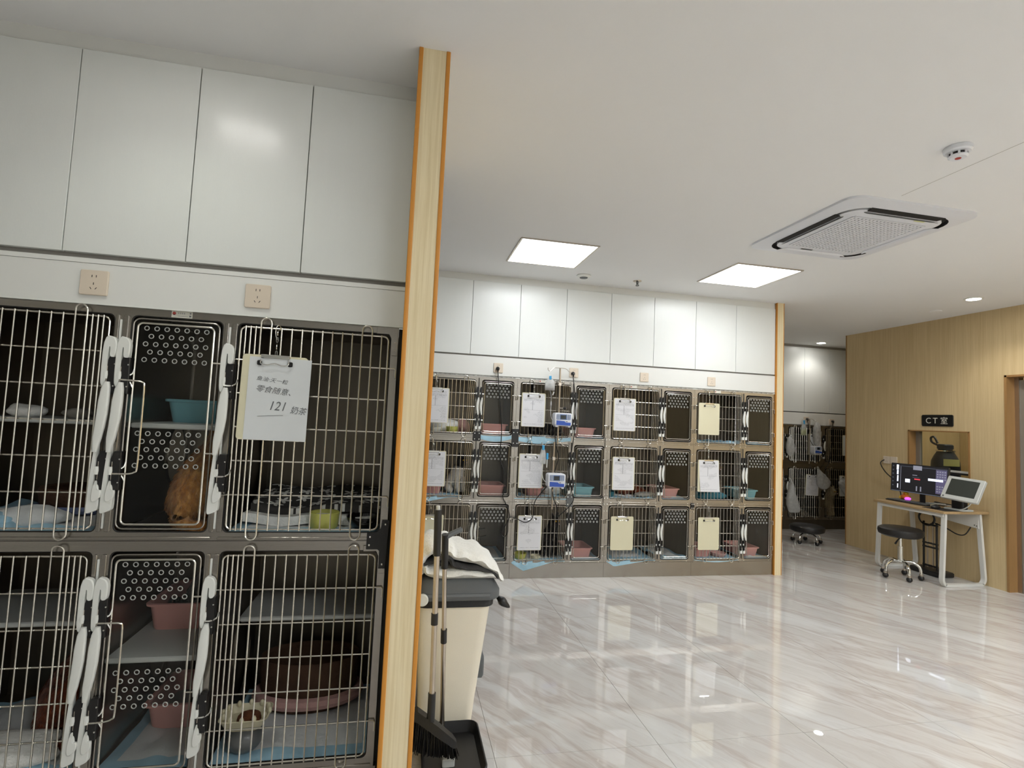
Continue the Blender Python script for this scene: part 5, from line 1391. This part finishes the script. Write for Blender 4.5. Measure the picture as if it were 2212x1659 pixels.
d = thing('dustpan', (.28, 2.30, 0), 'black long-handled dustpan on the floor in front of the bin', 'dustpan')
pan = mb()
def pr(x0, x1, y0, y1, r, z): return [(a, c, z) for a, c in rrect(x0, x1, y0, y1, r, 4)]
pan.loft([pr(.150, .385, 2.10, 2.42, .03, .003), pr(.146, .390, 2.09, 2.43, .035, .012), pr(.140, .396, 2.085, 2.44, .04, .055), pr(.146, .390, 2.09, 2.434, .035, .058), pr(.158, .378, 2.09, 2.42, .03, .014), pr(.20, .34, 2.12, 2.38, .03, .010)])
pan.build('scoop', M['black_plastic'], d, world=True)
mb().rbox(.225, .275, 2.19, 2.24, .012, .045, .006, .003, 'xz').build('pole_socket', M['lcd_body'], d, world=True)
mb().tube([(.238, 2.41, .05), (.218, 2.33, .47)], .0105, 12).build('lower_pole', M['alu'], d, world=True)
mb().tube([(.2195, 2.336, .44), (.2165, 2.324, .50)], .0135, 12).build('joint_sleeve', M['black_plastic'], d, world=True)
mb().tube([(.218, 2.33, .47), (.199, 2.26, .80)], .0095, 12).build('upper_pole', M['alu'], d, world=True)
mb().tube([(.200, 2.262, .775), (.193, 2.235, .92)], .0145, 12).build('grip', M['black_plastic'], d, world=True)
mb().tube(smoothpath([(.193, 2.235, .905), (.215, 2.24, .918), (.25, 2.25, .932), (.262, 2.255, .937)]), .011, 10).build('hook_handle', M['grey_plastic'], d, world=True)
br_ = thing('broom', (.18, 2.21, 0), 'black-headed broom with metal pole leaning beside the partition', 'broom')
hd = mb()
def bh(x, y, z, w, h_): return [(x + a * .0, y + c, z + e) for a, c, e in ((0, -w, -h_), (0, w, -h_), (0, w * .8, h_), (0, -w * .8, h_))]
hd.loft([bh(.085, 2.24, .205, .02, .016), bh(.12, 2.23, .205, .026, .020), bh(.20, 2.20, .160, .026, .020), bh(.262, 2.18, .122, .024, .016), bh(.275, 2.175, .114, .015, .010)])
hd.build('head', M['black_plastic'], br_, world=True)
bs = mb(); rnd = random.Random(5)
for k in range(300):
    u = rnd.random(); x = .082 + .188 * u; y = 2.24 - .062 * u + rnd.uniform(-.017, .017); zt_ = .192 - .080 * max(0, (u - .1)) * 1.05
    dx = (x - .17) * .25 + rnd.uniform(-.01, .01)
    bs.tube([(x, y, zt_), (x + dx * .6, y + rnd.uniform(-.01, .01), max(.062, zt_ - .11 + rnd.uniform(-.01, .01)))], .0022, 4)
stufftag(bs.build('bristles', M['black_plastic'], br_, world=True))
mb().tube([(.172, 2.205, .18), (.171, 2.203, .30)], .0155, 12).build('pole_ferrule', M['black_plastic'], br_, world=True)
mb().tube([(.171, 2.203, .29), (.160, 2.19, .865)], .0115, 14).build('pole', M['alu'], br_, world=True)
mb().tube([(.1650, 2.196, .57), (.1642, 2.195, .615)], .0140, 12).build('joint_sleeve', M['black_plastic'], br_, world=True)
mb().tube([(.160, 2.19, .845), (.155, 2.183, 1.030)], .0155, 14).build('grip', M['black_plastic'], br_, world=True)
mb().tube([(.155, 2.183, 1.028), (.154, 2.182, 1.045)], .009, 10).build('hang_tip', M['lcd_body'], br_, world=True)

# ================================================================== sign on the beige wall
s = thing('room_sign', (XR, 4.68, 1.60), 'black CT room sign above the window', 'sign')
mb().rbox(XR - .010, XR, 4.507, 4.853, 1.535, 1.660, .016, .003, 'yz', 4).build('plate', M['sign'], s, world=True)
def sf(y, z): return lambda p: Vector((XR - .0108 - p.z - s.location.x, y - p.x - s.location.y, z + p.y - s.location.z))
text_part('C', .088, M['letter'], s, sf(4.805, 1.567), 'letter', extrude=.0006)
text_part('T', .088, M['letter'], s, sf(4.724, 1.567), 'letter', extrude=.0006)
text_part('室', .082, M['letter'], s, sf(4.642, 1.567), 'letter', extrude=.0006)

# ================================================================== desk and what stands on it
D = thing('desk', (5.36, 4.56, 0), 'small oak-topped desk with white steel loop legs', 'desk')
mb().rbox(5.085, 5.63, 4.165, 4.945, .690, .712, .012, .002, 'xy').build('desk_top', M['desk_wood'], D, world=True)
def legloop(y, name='leg_frame'):
    P = [(5.135, .686), (5.105, .12), (5.102, .06), (5.125, .022), (5.17, .014), (5.53, .014), (5.575, .022), (5.598, .06), (5.595, .12), (5.545, .686)]
    w = .020
    pts = smoothpath([(x, y, z) for x, z in P[1:-1]], 4)
    pts = [(P[0][0], y, P[0][1])] + pts + [(P[-1][0], y, P[-1][1])]
    rings = []
    for i, p in enumerate(pts):
        a = Vector(pts[max(i - 1, 0)]); c = Vector(pts[min(i + 1, len(pts) - 1)]); d_ = (c - a).normalized(); nn = Vector((-d_.z, 0, d_.x)); q = Vector(p)
        rings.append([tuple(q + nn * (w * .62 * e) + Vector((0, g * w, 0))) for e, g in ((-1, -1), (1, -1), (1, 1), (-1, 1))])
    mb().loft(rings).build(name, M['desk_white'], D, world=True)
legloop(4.205); legloop(4.905)
mb().box(5.112, 5.152, 4.20, 4.91, .655, .690).build('front_rail', M['desk_white'], D, world=True)
mb().prism([(4.20, .690), (4.20, .545), (4.80, .60), (4.90, .64), (4.90, .690)], 'yz', 5.535, 5.555, .002).build('modesty_panel', M['desk_white'], D, world=True)
for y, z in ((4.235, .575), (4.215, .57)): mb().ball((5.533, y, z), .005, .005, .005, 8, 6).build('bolt', M['dark'], D, world=True)

m_ = thing('monitor', (5.42, 4.66, .712), 'wide black monitor showing a dark software screen', 'monitor')
def scr(P, tilt=.06, yaw=.10, c=(5.36, 4.66, .965), rl=0.0):
    """(across, up, out) -> world, screen facing -x"""
    a, b_, o = P; a, b_ = a * math.cos(rl) - b_ * math.sin(rl), a * math.sin(rl) + b_ * math.cos(rl)
    x = -o * math.cos(tilt) + b_ * math.sin(tilt); z = b_ * math.cos(tilt) + o * math.sin(tilt)
    return Vector((c[0] + x * math.cos(yaw) - a * math.sin(yaw) * -1, c[1] - a * math.cos(yaw) + x * math.sin(yaw), c[2] + z))
def sbox(a0, a1, b0, b1, o0, o1, nm, mt, par=m_, **k):
    return mb().box(a0, a1, b0, b1, o0, o1).xf(lambda p: scr((p.x, p.y, p.z), **k)).build(nm, mt, par, smooth=0, world=True)
mb().rbox(-.295, .295, -.152, .152, -.022, .002, .006, .003, 'xy', 3).xf(lambda p: scr((p.x, p.y, p.z))).build('housing', M['black_plastic'], m_, world=True)
SD = emis('screen_black', srgb(22, 22, 26), .5); SG = emis('screen_grey', srgb(120, 122, 134), .5); SW = emis('screen_white', srgb(214, 222, 240), .8)
SV = emis('screen_violet', srgb(74, 70, 96), .6); SRD = emis('screen_red', srgb(190, 60, 70), .6); SL = emis('screen_line', srgb(70, 74, 84), .5)
sbox(-.286, .286, -.134, .144, .002, .0028, 'screen', SD)
sbox(-.205, .285, .122, .127, .0028, .0034, 'toolbar', SL)
sbox(-.188, -.184, -.13, .12, .0028, .0034, 'divider', SG)
for k, (b0, b1) in enumerate(((.08, .135), (.03, .075), (-.045, .02), (-.115, -.07))): sbox(-.232 + .004 * k, -.210, b0, b1, .0028, .0034, 'thumbnail', SW)
for k in range(6): sbox(-.276, -.262, .115 - k * .042, .125 - k * .042, .0028, .0034, 'icon', SL)
sbox(-.055, .035, .095, .140, .0028, .0036, 'tool_icon', SG)
sbox(-.06, -.012, .035, .042, .0028, .0036, 'text_row', SG); sbox(-.06, .01, .014, .019, .0028, .0036, 'text_row', SL); sbox(-.04, .02, -.008, .004, .0028, .0036, 'red_text', SRD)
sbox(-.135, -.085, -.045, -.008, .0028, .0036, 'dialog', SW); sbox(.10, .245, -.002, .022, .0028, .0036, 'dialog', SW)
sbox(.175, .28, -.125, .118, .0028, .0031, 'side_panel', SV)
for i in range(4):
    for j in range(9):
        if j in (4, 5): continue
        sbox(.184 + i * .024, .199 + i * .024, .092 - j * .025, .104 - j * .025, .0031, .0036, 'panel_icon', SG)
sbox(-.02, -.008, -.125, -.075, .0028, .0036, 'implant_icon', SG); sbox(.022, .034, -.125, -.075, .0028, .0036, 'implant_icon', SG)
sbox(-.286, .286, -.150, -.141, .002, .003, 'chin_strip', SL)
mb().rbox(5.385, 5.40, 4.615, 4.67, .716, .90, .004, .002, 'yz', 3).build('neck', M['black_plastic'], m_, world=True)
mb().rbox(5.32, 5.50, 4.54, 4.76, .712, .720, .02, .003, 'xy').build('foot', M['black_plastic'], m_, world=True)

cp = thing('tilted_console', (5.37, 4.26, .712), 'pale grey tilted display console with a blank screen', 'console')
kw = dict(tilt=.5, yaw=.16, c=(5.30, 4.160, .935), rl=-.06)
mb().rbox(-.158, .158, -.125, .115, -.030, .004, .010, .004, 'xy', 3).xf(lambda p: scr((p.x, p.y, p.z), **kw)).build('bezel', M['lcd_body'], cp, world=True)
sbox(-.122, .122, -.085, .088, .004, .005, 'blank_screen', mat('blank_lcd', srgb(58, 62, 58), .3, var=.05), cp, **kw)
mb().lathe((0, 0, 0), [(.008, .004), (.008, .006)], 12).xf(lambda p: scr((p.x - .135, p.y - .105, p.z), **kw)).build('power_button', M['grey_plastic'], cp, world=True)
mb().rbox(5.34, 5.41, 4.19, 4.31, .712, .90, .02, .006, 'xy').build('support', M['black_plastic'], cp, world=True)
mb().rbox(5.30, 5.46, 4.17, 4.36, .712, .730, .03, .005, 'xy').build('base', M['lcd_body'], cp, world=True)
mb().tube(smoothpath([(5.38, 4.15, .86), (5.37, 4.14, .80), (5.34, 4.18, .74), (5.30, 4.24, .722), (5.36, 4.32, .718)]), .005, 8).build('grey_lead', M['lcd_body'], cp, world=True)

kb = thing('keyboard', (5.30, 4.70, .712), 'black keyboard in front of the monitor', 'keyboard')
mb().rbox(5.225, 5.375, 4.47, 4.93, .712, .724, .012, .003, 'xy').build('base', M['black_plastic'], kb, world=True)
kk = mb()
for i in range(5):
    for j in range(15): kk.box(5.238 + i * .026, 5.258 + i * .026, 4.482 + j * .0293, 4.506 + j * .0293, .724, .730)
stufftag(kk.build('keys', M['grey_plastic'], kb, smooth=0, world=True))
ms = thing('mouse_mat', (5.22, 4.30, .712), 'black mouse mat near the front of the desk', 'mouse mat')
mb().rbox(5.13, 5.34, 4.19, 4.43, .712, .7145, .015, .001, 'xy').build('mat', M['seat'], ms, world=True)
mo = thing('mouse', (5.21, 4.36, .7145), 'black computer mouse on the mat', 'mouse')
mb().ball((5.22, 4.36, .726), .052, .030, .020, 16, 10).build('shell', M['black_plastic'], mo, world=True)
mb().rbox(5.165, 5.185, 4.357, 4.363, .738, .746, .002, .001, 'xy', 2).build('wheel', M['grey_plastic'], mo, world=True)
dk = thing('toy_duck', (5.34, 4.83, .724), 'yellow and orange toy duck with a purple glow on the keyboard edge', 'toy')
mb().ball((5.385, 4.83, .755), .040, .052, .030, 16, 10).build('body', M['toy_orange'], dk, world=True)
mb().ball((5.385, 4.825, .795), .024, .026, .022, 14, 10).build('head', M['yellow'], dk, world=True)
mb().tube([(5.36, 4.825, .792), (5.345, 4.82, .790)], [.009, .004], 8).build('beak', M['toy_orange'], dk, world=True)
mb().ball((5.37, 4.79, .742), .034, .028, .018, 12, 8).build('wing', M['toy_purple'], dk, world=True)
mb().ball((5.375, 4.865, .748), .030, .022, .020, 12, 8).build('wing', M['yellow'], dk, world=True)
for k, (x, y, lab) in enumerate(((5.46, 4.50, 'white cable tangle behind the mouse'), (5.50, 4.56, 'grey cable bundle behind the keyboard end'))):
    c_ = thing('cable_bundle', (x, y, .712), lab, 'cable')
    rnd = random.Random(k + 3)
    pts = [(x + rnd.uniform(-.06, .08), y + rnd.uniform(-.12, .14), .718 + rnd.uniform(0, .02)) for _ in range(9)]
    mb().tube(smoothpath(pts, 5), .005, 6).build('cable', M['lcd_body'] if k == 0 else M['cable'], c_, world=True)
ad = thing('power_adapter', (5.30, 4.44, .712), 'small cream box beside the keyboard', 'adapter'); mb().rbox(5.27, 5.31, 4.42, 4.46, .7145, .735, .006, .003, 'xy').build('case', M['cream'], ad, world=True)
cord([(XR - .018, 5.31, 1.125), (XR - .05, 5.33, 1.08), (XR - .05, 5.26, .98), (XR - .03, 5.14, .88), (XR - .03, 5.10, .80), (XR - .04, 5.06, .70), (XR - .03, 5.0, .62)], 'black cord from the pale double socket down behind the desk', (), .006)
bd = thing('cable_coil', (5.40, 4.60, .58), 'black coil of cables hung under the desk', 'cable')
for k in range(5):
    mb().tube([(5.42 + .012 * k, 4.62 + .085 * math.cos(a) + .012 * k, .565 + .07 * math.sin(a)) for a in [2 * PI * i / 18 for i in range(18)]], .007, 6, closed=True).build('loop', M['cable'], bd, world=True)
mb().tube(smoothpath([(5.44, 4.55, .53), (5.46, 4.45, .50), (5.48, 4.36, .46), (5.50, 4.30, .47), (5.52, 4.26, .55)]), .006, 6).build('tail', M['cable'], bd, world=True)
st = thing('under_desk_stand', (5.45, 4.60, 0), 'black metal stand with pale bars under the desk', 'stand')
for y in (4.55, 4.69): mb().tube([(5.46, y, .05), (5.46, y, .53)], .010, 8).build('post', M['black_plastic'], st, world=True)
for y in (4.59, 4.65): mb().tube([(5.46, y, .06), (5.46, y, .50)], .007, 8).build('inner_bar', M['alu'], st, world=True)
for z in (.08, .27, .31, .50): mb().box(5.452, 5.468, 4.54, 4.70, z - .008, z + .008).build('cross_bar', M['black_plastic'], st, world=True)
mb().rbox(5.36, 5.56, 4.44, 4.78, .004, .05, .03, .008, 'xy').build('foot', M['black_plastic'], st, world=True)

# ================================================================== stools
def stool(x, y, zs, r, th, fr, label, lever, a0, hub):
    t = thing('wheeled_stool', (x, y, 0), label, 'stool', 'wheeled stools')
    mb().lathe((0, 0, 0), [(r * .8, zs - th), (r * .96, zs - th * .8), (r, zs - th * .45), (r * .97, zs - th * .15), (r * .85, zs), (.001, zs + .004)], 36).build('seat', M['seat'], t)
    if lever:
        mb().lathe((0, 0, 0), [(.024, hub), (.024, hub + .14), (.027, hub + .142), (.027, hub + .15), (.016, hub + .15), (.016, zs - th)], 18).build('gas_column', M['chrome'], t)
        mb().tube([(-.02, -.02, zs - th - .01), (-.12, -.08, zs - th - .02), (-.17, -.10, zs - th - .05)], [.006, .006, .010], 8).build('height_lever', M['black_plastic'], t)
    else:
        mb().lathe((0, 0, 0), [(.05, hub - .01), (.06, zs - th)], 18).build('hub', M['chrome'], t)
    for k in range(5):
        a = a0 + 2 * PI * k / 5; c_, s_ = math.cos(a), math.sin(a)
        pr_ = [(.02, hub), (fr * .55, hub + .008), (fr * .86, hub - .02), (fr * .97, hub - .055), (fr, .055)] if lever else [(.04, hub), (fr * .6, hub + .002), (fr * .9, hub - .02), (fr, .05)]
        l_ = mb().tube(smoothpath([(c_ * q, s_ * q, z) for q, z in pr_], 4), .013 if lever else .010, 10).build('leg', M['chrome'], t)
        cx_, cy_ = c_ * fr, s_ * fr
        mb().ball((cx_, cy_, .026), .027, .027, .026, 14, 8).build('caster', M['black_plastic'], l_)
        mb().lathe((cx_, cy_, 0), [(.017, .045), (.017, .060), (.008, .065)], 12).build('caster_stem', M['alu'], l_)
    return t
stool(4.955, 4.50, .495, .195, .085, .165, 'black round stool on chrome legs in front of the desk', True, math.radians(175), .16)
stool(5.12, 5.95, .225, .205, .085, .165, 'low black round stool standing in the corridor', False, math.radians(200), .12)

# ================================================================== corridor cages at the back
BX = [4.217, 4.838, 5.457, 6.076, 6.695, 7.314]
def bank_cage(ti, z0, z1, d0, d1):
    t = bpy.data.objects.new('steel_cage', None); COL.objects.link(t)
    hh = z1 - z0; a, b_ = d0 - z0, d1 - z0; W_ = .619
    mb().plate_hole(.0008, W_ - .0008, .0008, hh - .0008, rrect(.050, .588, a - .012, b_ + .012, .022, 4), 0, .016).build('front_frame', M['steel'], t)
    mb().tube([(x, .004, z) for x, z in rrect(.051, .587, a - .011, b_ + .011, .022, 4)], .0035, 6, closed=True).build('gasket', M['gasket'], t)
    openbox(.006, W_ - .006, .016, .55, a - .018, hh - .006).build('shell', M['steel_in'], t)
    mesh_door(t, .064, .578, a, b_, -.010, 'L', 4, .003, False)
    latch(t, .022, -.004, b_ - .10, .34, .03, 1, True)
    return t
BT = [(.932, 1.52, .991, 1.468), (.135, .932, .180, .872)]
for ti, T in enumerate(BT):
    pr_ = bank_cage(ti, *T)
    for ci, x in enumerate(BX):
        o = pr_ if ci == 0 else copy_tree(pr_); o.location = (x, YB, T[0])
        tag(o, 'dim corridor cage, %s row, number %s from the corridor wall' % (('upper', 'lower')[ti], ('one', 'two', 'three', 'four', 'five', 'six')[ci]), 'cage', 'corridor cages')
t = thing('cage_plinth', (5.7, YB, 0), 'steel plinth under the corridor cages', 'plinth')
mb().box(4.217, 7.93, YB + .004, YB + .55, 0, .134).build('kick_plate', M['steel_in'], t, world=True)
YK = YB - .0185
clipboard(5.93, 1.385, YK, 'clipboard with a sheet beside the corridor pump', M['paper_plain'], 'corridor clipboards', chain=.07)
clipboard(6.52, 1.388, YK, 'clipboard with a sheet at the right of the corridor cages', M['paper_plain'], 'corridor clipboards', chain=.07)
clipboard(5.90, .792, YK, 'clipboard with a sheet behind the lower corridor bag', PF[1], 'corridor clipboards', chain=.07, tilt=.04)
clipboard(6.47, .79, YK, 'clipboard behind the hanging white bag at the right of the corridor', M['paper_plain'], 'corridor clipboards', chain=.07)
pump(5.815, 5.945, 1.105, 1.212, YB - .11, 'small infusion pump on a corridor cage')
iv_stand(5.82, 1.60, .95, 'corridor infusion stand with double hook', y=YB - .05)
bb = iv_bag(5.722, 1.36, 1.56, .09, YB - .05, 'fluid bag with yellow fluid in the corridor', 'yellow_fluid', .40)
def plastic_bag(pts, y, th, label, seed=0):
    """pts: outline (x,z) of a soft thin-film bag, top first; closed body with depth"""
    t = thing('plastic_bag', (sum(p[0] for p in pts) / len(pts), y, min(p[1] for p in pts)), label, 'plastic bag', 'white plastic bags')
    rnd = random.Random(seed); n = len(pts)
    cx_ = sum(p[0] for p in pts) / n; cz_ = sum(p[1] for p in pts) / n
    sm = smoothpath([(p[0], 0, p[1]) for p in pts] + [(pts[0][0], 0, pts[0][1])], 4)[:-1]
    rings = []
    for k, yy in ((.25, -th), (.62, -th * .92), (.88, -th * .6), (1.0, 0), (.88, th * .6), (.5, th * .9)):
        rings.append([(cx_ + (p[0] - cx_) * k + rnd.uniform(-.003, .003), y + yy + rnd.uniform(-.006, .006), cz_ + (p[2] - cz_) * k + rnd.uniform(-.003, .003)) for p in sm])
    mb().loft(rings).build('film', M['bag_film'], t, world=True, smooth=50)
    top = max(pts, key=lambda p: p[1])
    mb().tube(smoothpath([(top[0] - .015, y, top[1] - .01), (top[0] - .008, y + .01, top[1] + .025), (top[0] + .008, y + .01, top[1] + .025), (top[0] + .015, y, top[1] - .01)]), .004, 6).build('bag_handle', M['bag_white'], t, world=True)
plastic_bag([(5.905, 1.56), (5.955, 1.545), (5.965, 1.46), (5.985, 1.40), (5.97, 1.30), (5.94, 1.225), (5.90, 1.225), (5.885, 1.30), (5.862, 1.40), (5.868, 1.47), (5.885, 1.52)], YB - .075, .045, 'white plastic bag hung above the corridor pump', 1)
plastic_bag([(5.945, .885), (5.985, .85), (6.05, .80), (6.12, .73), (6.150, .67), (6.10, .60), (6.02, .585), (5.955, .62), (5.935, .70), (5.935, .80)], YB - .08, .055, 'tied translucent bag over the lower corridor clipboard', 2)
plastic_bag([(6.30, .715), (6.345, .735), (6.42, .70), (6.52, .71), (6.56, .60), (6.54, .48), (6.48, .43), (6.40, .53), (6.33, .62), (6.29, .68)], YB - .08, .05, 'white bag with an open mouth at the right of the corridor', 3)
plastic_bag([(5.484, .705), (5.51, .695), (5.54, .58), (5.60, .42), (5.645, .27), (5.55, .25), (5.46, .27), (5.43, .45), (5.46, .60)], YB - .08, .05, 'tall white bag beside the far end panel in the corridor', 4)
plastic_bag([(5.44, 1.32), (5.50, 1.33), (5.55, 1.20), (5.54, 1.08), (5.47, 1.05), (5.42, 1.15)], YB - .07, .04, 'small white bag on the leftmost visible corridor cage', 5)
cat(6.22, YB + .16, .168, math.radians(20), 1.15, 'cream_fur', 'cream animal sitting in a lower corridor cage', 'sit')
cat(5.75, YB + .16, .168, math.radians(-15), .9, 'tabby_fur', 'grey animal lying in a lower corridor cage', 'lie')
cord([(5.80, YB - .03, 1.575), (5.81, YB - .05, 1.48), (5.83, YB - .05, 1.3), (5.87, YB - .07, 1.215)], 'cord from the left corridor socket to the small pump', [(5.80, YB - .010, 1.60)])
cord([(6.235, YB - .03, 1.56), (6.22, YB - .04, 1.45), (6.21, YB - .045, 1.20), (6.16, YB - .045, .98), (6.08, YB - .045, .88)], 'cord hanging from the right corridor socket', [(6.235, YB - .010, 1.585)])
